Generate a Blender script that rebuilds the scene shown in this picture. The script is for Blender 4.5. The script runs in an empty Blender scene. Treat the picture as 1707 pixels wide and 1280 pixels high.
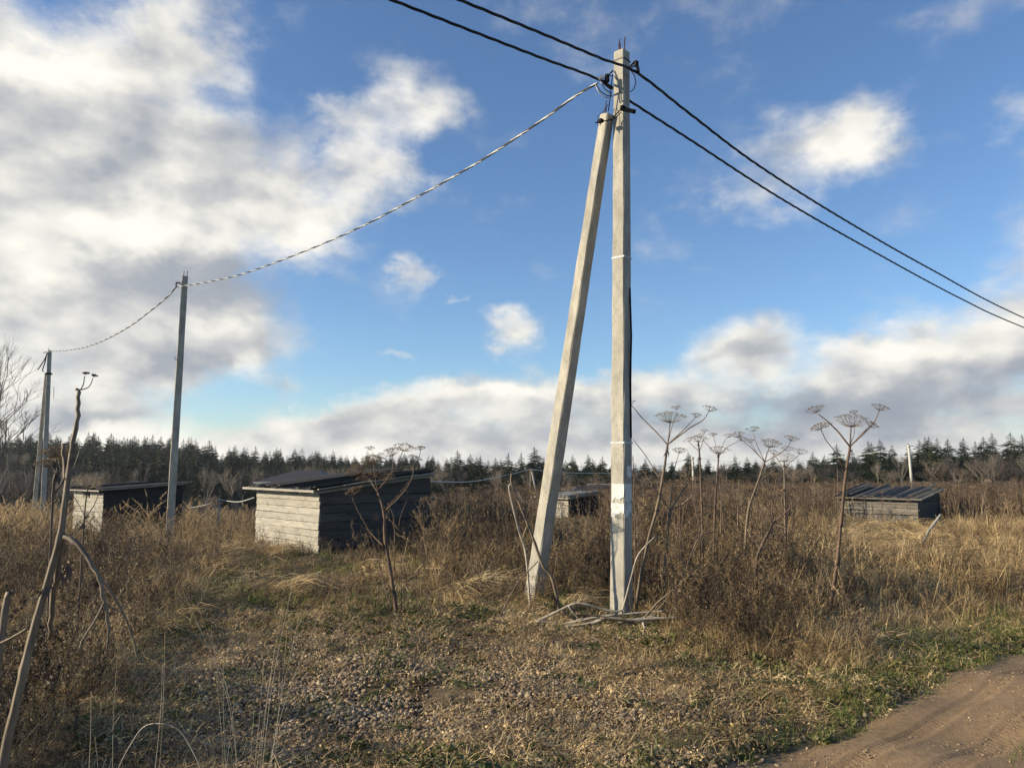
import bpy, math, random
import numpy as np
from mathutils import Vector, Matrix
R = math.radians
rnd = random.Random(7)
nr = np.random.default_rng(11)
scene = bpy.context.scene
COL = scene.collection

# ------------------------------------------------------------------ camera
F, CX, CY, PITCH, EYE = 1282.0, 853.5, 640.0, R(6.0), 1.7
cam_d = bpy.data.cameras.new('camera'); cam = bpy.data.objects.new('camera', cam_d); COL.objects.link(cam)
cam.location = (0, 0, EYE); cam.rotation_euler = (R(90) + PITCH, 0, 0)
cam_d.sensor_fit = 'HORIZONTAL'; cam_d.sensor_width = 36; cam_d.lens = 36 * F / 1707
cam_d.clip_end = 5000; cam_d.clip_start = 0.05
scene.camera = cam

# ------------------------------------------------------------------ light and exposure
SUN_EL, SUN_AZ = R(19), R(-97)          # azimuth measured from +Y towards +X (sun stands to the left)
sdir = Vector((math.sin(SUN_AZ) * math.cos(SUN_EL), math.cos(SUN_AZ) * math.cos(SUN_EL), math.sin(SUN_EL)))
sun_d = bpy.data.lights.new('sun', 'SUN'); sun = bpy.data.objects.new('sun', sun_d); COL.objects.link(sun)
sun_d.energy = 5.0; sun_d.angle = R(0.55); sun_d.color = (1.0, 0.87, 0.64)
sun.rotation_euler = sdir.to_track_quat('Z', 'Y').to_euler()
scene.view_settings.view_transform = 'Standard'; scene.view_settings.look = 'None'
scene.view_settings.exposure = 0.68; scene.view_settings.gamma = 1.0
scene.view_settings.use_curve_mapping = False
HAZE = 0.00014
SKY_STR = 0.092

def ray(u, v):
    a, b = (u - CX), -(v - CY)
    c, s = math.cos(PITCH), math.sin(PITCH)
    return Vector((a, F * c - b * s, F * s + b * c))
def at(u, v, Y):
    d = ray(u, v); t = Y / d.y
    return Vector((d.x * t, Y, EYE + d.z * t))

# ------------------------------------------------------------------ node helpers
class NT:
    def __init__(s, tree): s.t = tree
    def n(s, kind, **kw):
        nd = s.t.nodes.new(kind)
        for k, v in kw.items(): setattr(nd, k, v)
        return nd
    def l(s, a, b): s.t.links.new(a, b)
    def math(s, op, a, b=None, clamp=False):
        nd = s.n('ShaderNodeMath', operation=op); nd.use_clamp = clamp
        for i, x in enumerate((a, b)):
            if x is None: continue
            if isinstance(x, (int, float)): nd.inputs[i].default_value = x
            else: s.l(x, nd.inputs[i])
        return nd.outputs[0]
    def vmath(s, op, a, b):
        nd = s.n('ShaderNodeVectorMath', operation=op)
        for i, x in enumerate((a, b)):
            if x is None: continue
            if isinstance(x, (tuple, list)): nd.inputs[i].default_value = x
            else: s.l(x, nd.inputs[i])
        return nd
    def mix(s, f, a, b):
        nd = s.n('ShaderNodeMix', data_type='RGBA')
        for i, x in ((0, f), (6, a), (7, b)):
            if isinstance(x, (int, float)): nd.inputs[i].default_value = x
            elif isinstance(x, (tuple, list)): nd.inputs[i].default_value = (*x[:3], 1)
            else: s.l(x, nd.inputs[i])
        return nd.outputs[2]
    def noise(s, vec, scale, detail=4, rough=0.55, dist=0.0):
        nd = s.n('ShaderNodeTexNoise'); nd.inputs['Scale'].default_value = scale
        nd.inputs['Detail'].default_value = detail; nd.inputs['Roughness'].default_value = rough
        nd.inputs['Distortion'].default_value = dist
        if vec is not None: s.l(vec, nd.inputs['Vector'])
        return nd
    def rng(s, x, a, b, c=0.0, d=1.0, smooth=False):
        nd = s.n('ShaderNodeMapRange'); nd.clamp = True
        if smooth: nd.interpolation_type = 'SMOOTHSTEP'
        s.l(x, nd.inputs[0])
        for i, q in zip((1, 2, 3, 4), (a, b, c, d)): nd.inputs[i].default_value = q
        return nd.outputs[0]

# ------------------------------------------------------------------ world: sky and clouds
world = bpy.data.worlds.new('World'); scene.world = world; world.use_nodes = True
w = NT(world.node_tree); world.node_tree.nodes.clear()
tc = w.n('ShaderNodeTexCoord')
sep = w.n('ShaderNodeSeparateXYZ'); w.l(tc.outputs['Generated'], sep.inputs[0])
az = w.math('MULTIPLY', w.math('ARCTAN2', sep.outputs[0], sep.outputs[1]), 57.2958)
el = w.math('MULTIPLY', w.math('ARCSINE', sep.outputs[2]), 57.2958)
cmb = w.n('ShaderNodeCombineXYZ'); w.l(az, cmb.inputs[0]); w.l(el, cmb.inputs[1])
C0 = cmb.outputs[0]
sc_ = w.vmath('MULTIPLY', C0, (0.11, 0.17, 1)).outputs[0]
n1 = w.noise(sc_, 1.3, 5, 0.6)
dis = w.vmath('SUBTRACT', n1.outputs['Color'], (0.5, 0.5, 0.5)).outputs[0]
C1 = w.vmath('ADD', C0, w.vmath('MULTIPLY', dis, (9, 6, 0)).outputs[0]).outputs[0]
def azel(u, v):
    d = ray(u, v).normalized()
    return math.degrees(math.atan2(d.x, d.y)), math.degrees(math.asin(d.z))
def blobs(lst, coord):
    tot = None
    for (u, v, ru, rv, wt) in lst:
        a, e = azel(u, v); a1, _ = azel(u + ru, v); _, e1 = azel(u, v - rv)
        sa, se = abs(a1 - a), abs(e1 - e)
        d = w.vmath('SUBTRACT', coord, (a, e, 0)).outputs[0]
        d = w.vmath('MULTIPLY', d, (1 / sa, 1 / se, 0)).outputs[0]
        ln = w.n('ShaderNodeVectorMath', operation='LENGTH'); w.l(d, ln.inputs[0])
        g = w.rng(ln.outputs['Value'], 0.0, 1.35, wt, 0.0, True)
        tot = g if tot is None else w.math('ADD', tot, g)
    return tot
CLOUD = [(40, 130, 300, 190, .9), (290, 60, 150, 90, .8), (120, 360, 330, 170, 1.0), (400, 320, 170, 120, .8), (-250, 300, 300, 400, .9),
         (520, 380, 110, 70, .6), (640, 215, 110, 120, .62), (735, 170, 70, 70, .5), (560, 200, 60, 60, .4), (610, 290, 90, 70, .5), (690, 450, 38, 45, .6),
         (852, 548, 65, 46, .85), (655, 595, 45, 18, .55), (765, 495, 22, 16, .4), (1080, 20, 260, 90, .32), (1330, 285, 150, 95, .62), (300, 230, 260, 150, .45), (200, 470, 300, 120, .4),
         (1435, 215, 90, 70, .65), (1230, 335, 80, 55, .45), (1690, 190, 90, 50, .38), (1620, 20, 120, 50, .2), (620, 690, 110, 34, .8),
         (760, 665, 150, 46, .9), (930, 665, 180, 52, .9), (1120, 650, 160, 60, .9), (1240, 565, 110, 46, .8), (1420, 610, 260, 60, .9),
         (1640, 560, 230, 110, .85), (1450, 700, 420, 70, 1.0), (900, 725, 500, 34, .9), (60, 600, 300, 120, .9), (300, 540, 230, 120, .9),
         (430, 600, 55, 60, .5), (460, 655, 60, 24, .35), (120, 700, 240, 50, .8), (440, 705, 150, 32, .75), (1900, 500, 300, 400, .8),
         (300, 760, 700, 40, .8), (1000, 775, 2500, 50, 1.2)]
DARK = [(380, 475, 260, 50, .9), (300, 600, 190, 60, .75), (150, 690, 120, 22, .6), (1480, 690, 330, 55, .95), (760, 725, 330, 26, .5),
        (1130, 700, 260, 45, .7), (150, 230, 260, 100, .45), (60, 500, 170, 40, .35), (1250, 590, 100, 20, .4), (430, 270, 120, 60, .4),
        (1680, 610, 200, 40, .5), (170, 420, 120, 30, .3), (1080, 20, 300, 100, .3)]
WHITE = [(60, 110, 110, 50, .3), (250, 380, 110, 60, .5), (60, 430, 90, 60, .4), (520, 370, 120, 60, .4), (640, 200, 90, 90, .4),
         (80, 100, 130, 70, .35), (1420, 250, 80, 70, .35), (200, 590, 60, 25, .4), (1440, 590, 260, 24, .3), (800, 655, 260, 22, .4), (430, 620, 30, 40, .4), (300, 735, 400, 26, .4), (860, 540, 50, 30, .3)]
dens = blobs(CLOUD, C1)
fb = w.noise(w.vmath('MULTIPLY', C0, (0.13, 0.20, 1)).outputs[0], 1.0, 10, 0.58, 0.0)
fb3 = w.noise(w.vmath('MULTIPLY', C0, (0.22, 0.33, 1)).outputs[0], 1.0, 4, 0.48, 0.1)
fb2 = w.noise(w.vmath('MULTIPLY', w.vmath('ADD', C0, (-1.6, 1.1, 0)).outputs[0], (0.22, 0.33, 1)).outputs[0], 1.0, 4, 0.48, 0.1)
dd = w.math('ADD', dens, w.math('MULTIPLY', w.math('SUBTRACT', fb.outputs[0], 0.5), 1.75))
mask = w.rng(dd, 0.04, 0.95, 0, 1, True)
mask = w.math('MULTIPLY', mask, w.rng(w.math('ABSOLUTE', az), 42, 75, 1.0, 0.15))   # clouds thinned outside the view to cut fill light on shaded sides
# Cloud light and shade painted by sunward noise offset plus dark and white blobs
light = w.math('MULTIPLY', w.math('SUBTRACT', fb3.outputs[0], fb2.outputs[0]), 0.95)
shade = w.math('SUBTRACT', blobs(DARK, C1), blobs(WHITE, C1))
tone = w.math('SUBTRACT', w.math('ADD', 0.75, light), w.math('MULTIPLY', shade, 0.55), True)
thin = w.rng(mask, 0.0, 1.0, 0.0, 1.0)
ramp = w.n('ShaderNodeValToRGB'); w.l(tone, ramp.inputs[0])
cr = ramp.color_ramp
cr.elements[0].position = 0.0; cr.elements[0].color = (0.185, 0.21, 0.255, 1)
cr.elements[1].position = 1.0; cr.elements[1].color = (0.655, 0.63, 0.575, 1)
for p, c in ((0.35, (0.26, 0.28, 0.31)), (0.60, (0.40, 0.402, 0.40)), (0.80, (0.54, 0.53, 0.495))):
    e = cr.elements.new(p); e.color = (*c, 1)
sky = w.n('ShaderNodeTexSky', sky_type='NISHITA'); sky.sun_disc = False
sky.sun_elevation = SUN_EL; sky.sun_rotation = SUN_AZ
sky.altitude = 200; sky.air_density = 1.0; sky.dust_density = 0.25; sky.ozone_density = 1.6
skyc = w.vmath('MULTIPLY', sky.outputs[0], (SKY_STR * .78, SKY_STR * .95, SKY_STR * 1.16)).outputs[0]
final = w.mix(mask, skyc, ramp.outputs[0])
bg = w.n('ShaderNodeBackground'); w.l(final, bg.inputs[0]); bg.inputs[1].default_value = 1.0
out = w.n('ShaderNodeOutputWorld'); w.l(bg.outputs[0], out.inputs[0])

# ------------------------------------------------------------------ terrain
def sst(a, b, x):
    t = np.clip((x - a) / (b - a), 0, 1); return t * t * (3 - 2 * t)
def noise2(x, y, s, seed=0):
    """smooth value noise in numpy"""
    xs, ys = x * s + 13.7 * seed, y * s + 7.1 * seed
    xi, yi = np.floor(xs).astype(int), np.floor(ys).astype(int); fx, fy = xs - xi, ys - yi
    def hh(a, b): return np.modf(np.abs(np.sin(a * 127.1 + b * 311.7 + seed * 17.3) * 43758.5453))[0]
    fx, fy = fx * fx * (3 - 2 * fx), fy * fy * (3 - 2 * fy)
    return (hh(xi, yi) * (1 - fx) + hh(xi + 1, yi) * fx) * (1 - fy) + (hh(xi, yi + 1) * (1 - fx) + hh(xi + 1, yi + 1) * fx) * fy
def fbm(x, y, s, seed=0): return 0.55 * noise2(x, y, s, seed) + 0.3 * noise2(x, y, s * 2.1, seed + 1) + 0.15 * noise2(x, y, s * 4.3, seed + 2)
def H(x, y):
    x = np.asarray(x, float); y = np.asarray(y, float)
    r = x / np.maximum(y, 3.0)
    L = 1 - sst(-0.35, 0.15, r)
    L2 = 1 - sst(-0.15, 0.28, r)
    z = -0.02 * np.clip(y - 9, 0, 51) - 0.030 * np.clip(y - 17, 0, 43) * L
    z = z + np.interp(y, [60, 140, 200, 300, 360, 700], [0, -4.6, -5.2, -1.2, 0, -5]) * L2
    z = z + np.interp(y, [60, 120, 200, 400, 700], [0, -1.1, -2.4, -2.6, -5]) * (1 - L2)
    z = z + 0.035 * np.sin(x * 1.7 + 0.6) * np.sin(y * 1.3 + 1.1) + 0.03 * np.sin(x * 3.9 + y * 2.3) * np.cos(y * 3.1 - x) \
          + 0.05 * np.sin(x * 0.45 + 2) * np.cos(y * 0.6)
    z = z + 0.26 * (fbm(x, y, .75, 33) - .5) * sst(7.6, 9.5, y) * (1 - sst(40, 60, y)) * (1 - sst(-.9, -.2, (x - 1.38) * 0.62 - (y - 4.54) * 0.785))
    # the track is a little lower than the verge
    d = (x - 1.38) * 0.62 - (y - 4.54) * 0.785
    z = z - 0.05 * sst(-0.45, 0.0, d) * (1 - sst(3.0, 3.6, d))
    return z
def h(x, y): return float(H(x, y))
def g(x, y, dz=0.0): return Vector((x, y, h(x, y) + dz))
def proj(x, y, z):
    c, s = math.cos(PITCH), math.sin(PITCH)
    dy, dz = y, z - EYE
    dep = dy * c + dz * s; up = -dy * s + dz * c
    return CX + F * x / dep, CY - F * up / dep
def gp(u, v):                            # ground point under a photo pixel
    d = ray(u, v); t = -EYE / d.z if d.z < -1e-3 else 200 / d.y
    for _ in range(30):
        z = h(d.x * t, d.y * t); t = 0.5 * t + 0.5 * (z - EYE) / d.z
    return Vector((d.x * t, d.y * t, h(d.x * t, d.y * t)))

# ------------------------------------------------------------------ materials
def newmat(name):
    m = bpy.data.materials.new(name); m.use_nodes = True
    nt = NT(m.node_tree); bs = m.node_tree.nodes['Principled BSDF']
    return m, nt, bs
def simple(name, c1, c2, rough=0.8, scale=6, bump=0.2, metal=0.0, rand=0.0, transl=0.0, bscale=None, stretch=None):
    m, t, bs = newmat(name)
    co = t.n('ShaderNodeTexCoord').outputs['Object']
    if stretch: co = t.vmath('MULTIPLY', co, stretch).outputs[0]
    n = t.noise(co, scale, 6, 0.65)
    f = t.rng(n.outputs[0], 0.34, 0.66)
    if rand:
        oi = t.n('ShaderNodeObjectInfo')
        f = t.math('ADD', t.math('MULTIPLY', f, 1 - rand), t.math('MULTIPLY', oi.outputs['Random'], rand))
    col = t.mix(f, c1, c2)
    t.l(col, bs.inputs['Base Color'])
    bs.inputs['Roughness'].default_value = rough; bs.inputs['Metallic'].default_value = metal
    bs.inputs['Specular IOR Level'].default_value = 0.3
    if bump:
        b = t.n('ShaderNodeBump'); b.inputs['Strength'].default_value = bump; b.inputs['Distance'].default_value = 0.02
        nb = t.noise(co, bscale or scale * 4, 4, 0.6); t.l(nb.outputs[0], b.inputs['Height']); t.l(b.outputs[0], bs.inputs['Normal'])
    if transl:
        tr = t.n('ShaderNodeBsdfTranslucent'); t.l(col, tr.inputs[0])
        mx = t.n('ShaderNodeMixShader'); mx.inputs[0].default_value = transl
        t.l(bs.outputs[0], mx.inputs[1]); t.l(tr.outputs[0], mx.inputs[2])
        o = [q for q in m.node_tree.nodes if q.type == 'OUTPUT_MATERIAL'][0]; t.l(mx.outputs[0], o.inputs[0])
    return m
def grassmat(name, cols, transl=0.14, rough=0.6):
    """colour picked per instance along a ramp of the real colours of dead stems"""
    m, t, bs = newmat(name)
    oi = t.n('ShaderNodeObjectInfo')
    geo = t.n('ShaderNodeNewGeometry')
    co = t.n('ShaderNodeTexCoord').outputs['Object']
    n = t.noise(geo.outputs['Position'], 0.35, 3, 0.6)
    n2 = t.noise(co, 9, 2, 0.6)
    f = t.math('ADD', t.math('MULTIPLY', oi.outputs['Random'], 0.5), t.math('MULTIPLY', t.rng(n.outputs[0], 0.3, 0.7), 0.35))
    f = t.math('ADD', f, t.math('MULTIPLY', t.rng(n2.outputs[0], 0.3, 0.7), 0.25))
    r = t.n('ShaderNodeValToRGB'); t.l(f, r.inputs[0])
    k = len(cols)
    r.color_ramp.elements[0].color = (*cols[0], 1); r.color_ramp.elements[1].color = (*cols[-1], 1)
    r.color_ramp.elements[0].position = 0.1; r.color_ramp.elements[1].position = 0.95
    for i in range(1, k - 1):
        e = r.color_ramp.elements.new(0.1 + 0.85 * i / (k - 1)); e.color = (*cols[i], 1)
    t.l(r.outputs[0], bs.inputs['Base Color']); bs.inputs['Roughness'].default_value = rough
    bs.inputs['Specular IOR Level'].default_value = 0.35
    if transl:
        tr = t.n('ShaderNodeBsdfTranslucent'); t.l(r.outputs[0], tr.inputs[0])
        mx = t.n('ShaderNodeMixShader'); mx.inputs[0].default_value = transl
        t.l(bs.outputs[0], mx.inputs[1]); t.l(tr.outputs[0], mx.inputs[2])
        o = [q for q in m.node_tree.nodes if q.type == 'OUTPUT_MATERIAL'][0]; t.l(mx.outputs[0], o.inputs[0])
    return m

def concrete(name, base=(0.385, 0.355, 0.295)):
    m, t, bs = newmat(name)
    co = t.n('ShaderNodeTexCoord').outputs['Object']
    n1 = t.noise(t.vmath('MULTIPLY', co, (1, 1, 0.45)).outputs[0], 5, 7, 0.7)
    n2 = t.noise(co, 60, 4, 0.7)
    n3 = t.noise(t.vmath('MULTIPLY', co, (14, 14, 0.8)).outputs[0], 1, 5, 0.7)
    c = t.mix(t.rng(n1.outputs[0], 0.38, 0.64), tuple(x * 0.68 for x in base), tuple(x * 1.12 for x in base))
    c = t.mix(t.rng(n3.outputs[0], 0.62, 0.8, 0, 0.35), c, tuple(x * 0.42 for x in base))
    c = t.mix(t.rng(n2.outputs[0], 0.4, 0.75, 0, 0.3), c, tuple(x * 0.6 for x in base))
    vo = t.n('ShaderNodeTexVoronoi'); vo.inputs['Scale'].default_value = 22; vo.inputs['Randomness'].default_value = 1
    t.l(t.vmath('MULTIPLY', co, (1.5, 1.5, 1.0)).outputs[0], vo.inputs['Vector'])
    sel = t.noise(co, 2.4, 3, 0.6)
    pit = t.math('MULTIPLY', t.rng(vo.outputs['Distance'], 0.13, 0.19, 1, 0), t.rng(sel.outputs[0], 0.44, 0.50))
    c = t.mix(t.math('MULTIPLY', pit, 0.8), c, (0.09, 0.08, 0.065))
    t.l(c, bs.inputs['Base Color']); bs.inputs['Roughness'].default_value = 0.9
    b = t.n('ShaderNodeBump'); b.inputs['Strength'].default_value = 0.5; b.inputs['Distance'].default_value = 0.006
    t.l(t.math('SUBTRACT', t.math('MULTIPLY', n2.outputs[0], 0.5), pit), b.inputs['Height']); t.l(b.outputs[0], bs.inputs['Normal'])
    return m

M = {}
M['concrete'] = concrete('concrete'); M['concrete_grey'] = concrete('concrete_grey', (0.43, 0.39, 0.31))
M['concrete_white'] = simple('whitened_concrete', (0.36, 0.35, 0.31), (0.5, 0.48, 0.43), 0.9, 6, 0.1)
M['steel'] = simple('dark_steel', (0.03, 0.03, 0.035), (0.07, 0.06, 0.055), 0.5, 20, 0.2, 0.7)
M['rebar'] = simple('rusty_rebar', (0.035, 0.015, 0.01), (0.10, 0.04, 0.02), 0.9, 30, 0.3)
M['black'] = simple('black_plastic', (0.005, 0.005, 0.006), (0.012, 0.012, 0.013), 0.7, 20, 0.0)
M['black'].node_tree.nodes['Principled BSDF'].inputs['Specular IOR Level'].default_value = 0.08
M['cable'] = simple('black_insulation', (0.008, 0.008, 0.010), (0.02, 0.02, 0.022), 0.45, 8, 0.0)
M['alu'] = simple('bare_aluminium', (0.30, 0.30, 0.29), (0.46, 0.45, 0.43), 0.45, 30, 0.1, 0.4)
M['galv'] = simple('galvanised_steel', (0.30, 0.31, 0.32), (0.5, 0.51, 0.52), 0.5, 20, 0.1, 0.5)
M['strap'] = simple('white_strap', (0.36, 0.37, 0.39), (0.52, 0.53, 0.55), 0.5, 20, 0.0)
M['paper'] = simple('old_paper', (0.42, 0.41, 0.38), (0.70, 0.69, 0.66), 0.9, 22, 0.2)
M['wire'] = simple('pale_wire', (0.45, 0.47, 0.42), (0.62, 0.64, 0.58), 0.6, 8, 0.0)
def woodmat(name, c1, c2, c3):
    m, t, bs = newmat(name)
    tcn = t.n('ShaderNodeTexCoord'); co = tcn.outputs['Object']
    oi = t.n('ShaderNodeObjectInfo')
    n = t.noise(t.vmath('MULTIPLY', co, (1.2, 1.2, 26)).outputs[0], 2.2, 7, 0.7)
    n2 = t.noise(t.vmath('MULTIPLY', co, (2.5, 2.5, 6)).outputs[0], 1.1, 5, 0.7)
    kn = t.n('ShaderNodeTexVoronoi'); kn.inputs['Scale'].default_value = 2.6; t.l(t.vmath('MULTIPLY', co, (1, 1, 2.6)).outputs[0], kn.inputs['Vector'])
    c = t.mix(t.rng(n.outputs[0], 0.3, 0.7), c1, c2)
    c = t.mix(t.rng(n2.outputs[0], 0.48, 0.72, 0, 0.8), c, c3)
    n4 = t.noise(t.vmath('MULTIPLY', co, (9, 9, 40)).outputs[0], 1.0, 5, 0.7)
    c = t.mix(t.rng(n4.outputs[0], 0.58, 0.68, 0, 0.6), c, c3)
    c = t.mix(t.rng(kn.outputs['Distance'], 0.05, 0.10, 0.8, 0), c, (0.05, 0.04, 0.03))
    isl = t.n('ShaderNodeNewGeometry').outputs['Random Per Island']
    c = t.mix(t.math('MULTIPLY', isl, 0.45), c, c3)
    t.l(c, bs.inputs['Base Color']); bs.inputs['Roughness'].default_value = 0.85
    b = t.n('ShaderNodeBump'); b.inputs['Strength'].default_value = 0.6; b.inputs['Distance'].default_value = 0.01
    t.l(n.outputs[0], b.inputs['Height']); t.l(b.outputs[0], bs.inputs['Normal'])
    return m
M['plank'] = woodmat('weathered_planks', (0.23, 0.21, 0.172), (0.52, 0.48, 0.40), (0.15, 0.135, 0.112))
M['plank_shaded'] = woodmat('shaded_planks', (0.05, 0.043, 0.035), (0.125, 0.108, 0.09), (0.018, 0.016, 0.013))  # shaded copy of the planks: shade put into colour for walls turned from sun
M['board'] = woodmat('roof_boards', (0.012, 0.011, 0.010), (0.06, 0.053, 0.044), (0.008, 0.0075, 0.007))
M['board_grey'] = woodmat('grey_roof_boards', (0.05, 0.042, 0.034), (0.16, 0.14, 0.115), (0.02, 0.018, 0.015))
M['plank_grey'] = woodmat('grey_planks', (0.11, 0.097, 0.08), (0.25, 0.225, 0.185), (0.05, 0.043, 0.036))  # grey wood, darkened further for the shadows of weeds in front
M['plank_deep_shade'] = woodmat('deep_shade_planks', (0.014, 0.013, 0.012), (0.035, 0.032, 0.03), (0.008, 0.008, 0.008))  # near-black plank copy; shade of the sunless walls is put into the colour
M['roof_metal'] = simple('brown_roofing', (0.028, 0.02, 0.018), (0.052, 0.036, 0.032), 0.5, 3, 0.1)
M['brick'] = simple('pale_brick', (0.30, 0.16, 0.10), (0.42, 0.26, 0.17), 0.9, 8, 0.2)
M['fascia'] = simple('pale_fascia', (0.42, 0.38, 0.33), (0.55, 0.5, 0.44), 0.7, 6, 0.0)
def stalkmat(name, c1, c2, c3):
    m, t, bs = newmat(name)
    co = t.n('ShaderNodeTexCoord').outputs['Object']
    n = t.noise(t.vmath('MULTIPLY', co, (1, 1, 0.35)).outputs[0], 9, 5, 0.7)
    n2 = t.noise(t.vmath('MULTIPLY', co, (60, 60, 2)).outputs[0], 1, 3, 0.6)
    c = t.mix(t.rng(n.outputs[0], 0.4, 0.62), c1, c2)
    c = t.mix(t.rng(n2.outputs[0], 0.45, 0.75, 0, 0.7), c, c3)
    t.l(c, bs.inputs['Base Color']); bs.inputs['Roughness'].default_value = 0.7
    b = t.n('ShaderNodeBump'); b.inputs['Strength'].default_value = 0.5; b.inputs['Distance'].default_value = 0.004
    t.l(n2.outputs[0], b.inputs['Height']); t.l(b.outputs[0], bs.inputs['Normal'])
    return m
M['stalk'] = stalkmat('dead_stalk', (0.10, 0.068, 0.042), (0.22, 0.16, 0.105), (0.045, 0.027, 0.017))
M['stalk_red'] = stalkmat('reddish_stalk', (0.065, 0.034, 0.02), (0.16, 0.095, 0.055), (0.03, 0.016, 0.010))
M['stalk_pale'] = stalkmat('pale_stalk', (0.30, 0.25, 0.18), (0.46, 0.40, 0.31), (0.13, 0.095, 0.065))
M['stalk_grey'] = stalkmat('grey_stalk', (0.12, 0.085, 0.055), (0.24, 0.18, 0.12), (0.045, 0.03, 0.019))
M['stalk_dark'] = stalkmat('dark_stalk', (0.07, 0.045, 0.03), (0.14, 0.09, 0.06), (0.03, 0.02, 0.015))
M['umbel'] = simple('dry_umbel', (0.13, 0.085, 0.05), (0.30, 0.205, 0.12), 0.8, 30, 0.0, transl=0.15)
M['umbel_pale'] = simple('pale_dry_umbel', (0.22, 0.16, 0.10), (0.40, 0.31, 0.20), 0.8, 30, 0.0, transl=0.15)
M['straw'] = grassmat('straw', [(0.10, 0.064, 0.028), (0.33, 0.225, 0.105), (0.60, 0.43, 0.21), (0.78, 0.61, 0.34)])
M['straw_brown'] = grassmat('brown_straw', [(0.035, 0.022, 0.011), (0.11, 0.07, 0.035), (0.26, 0.178, 0.09), (0.46, 0.335, 0.18)])
M['weed'] = grassmat('dead_weed', [(0.012, 0.008, 0.005), (0.034, 0.022, 0.013), (0.09, 0.058, 0.034), (0.24, 0.165, 0.10)], 0.08)
M['plume'] = grassmat('golden_plume', [(0.30, 0.20, 0.10), (0.42, 0.30, 0.15), (0.55, 0.40, 0.22)], 0.4)
M['field'] = grassmat('field_stalks', [(0.022, 0.014, 0.009), (0.065, 0.042, 0.025), (0.16, 0.108, 0.066), (0.38, 0.275, 0.175)], 0.15)
M['green'] = grassmat('green_leaves', [(0.04, 0.05, 0.014), (0.075, 0.09, 0.022), (0.12, 0.12, 0.035), (0.19, 0.15, 0.055)], 0.3)
M['greengrass'] = grassmat('green_grass', [(0.05, 0.08, 0.014), (0.10, 0.15, 0.026), (0.19, 0.21, 0.05), (0.34, 0.29, 0.11)], 0.3)
M['needles'] = grassmat('spruce_needles', [(0.009, 0.016, 0.008), (0.017, 0.027, 0.011), (0.03, 0.04, 0.015), (0.05, 0.053, 0.023)], 0.1)
M['bark'] = simple('bark', (0.06, 0.045, 0.035), (0.14, 0.11, 0.09), 0.9, 8, 0.3)
M['twig'] = grassmat('bare_twigs', [(0.09, 0.068, 0.055), (0.15, 0.115, 0.09), (0.22, 0.175, 0.14)], 0.0)
M['twig_pale'] = simple('pale_twigs', (0.10, 0.085, 0.07), (0.20, 0.17, 0.14), 0.8, 3, 0.0)
M['birch'] = simple('birch_bark', (0.10, 0.09, 0.08), (0.26, 0.24, 0.21), 0.8, 3, 0.1)
M['leaf'] = grassmat('fallen_leaf', [(0.20, 0.09, 0.03), (0.35, 0.2, 0.05), (0.55, 0.42, 0.05)], 0.3)
def stone_mat():
    m, t, bs = newmat('pebble')
    oi = t.n('ShaderNodeObjectInfo')
    r = t.n('ShaderNodeValToRGB'); t.l(oi.outputs['Random'], r.inputs[0])
    cs = [(0.06, 0.042, 0.026), (0.17, 0.115, 0.065), (0.34, 0.24, 0.13), (0.12, 0.09, 0.062), (0.46, 0.335, 0.19), (0.24, 0.145, 0.08), (0.62, 0.48, 0.30)]
    r.color_ramp.elements[0].color = (*cs[0], 1); r.color_ramp.elements[1].color = (*cs[-1], 1)
    for i in range(1, len(cs) - 1):
        e = r.color_ramp.elements.new(i / (len(cs) - 1)); e.color = (*cs[i], 1)
    n = t.noise(t.n('ShaderNodeTexCoord').outputs['Object'], 3, 4, 0.7)
    c = t.mix(t.rng(n.outputs[0], 0.35, 0.7, 0, 0.45), r.outputs[0], (0.09, 0.07, 0.05))
    t.l(c, bs.inputs['Base Color']); bs.inputs['Roughness'].default_value = 0.75
    return m
M['pebble'] = stone_mat()

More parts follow.
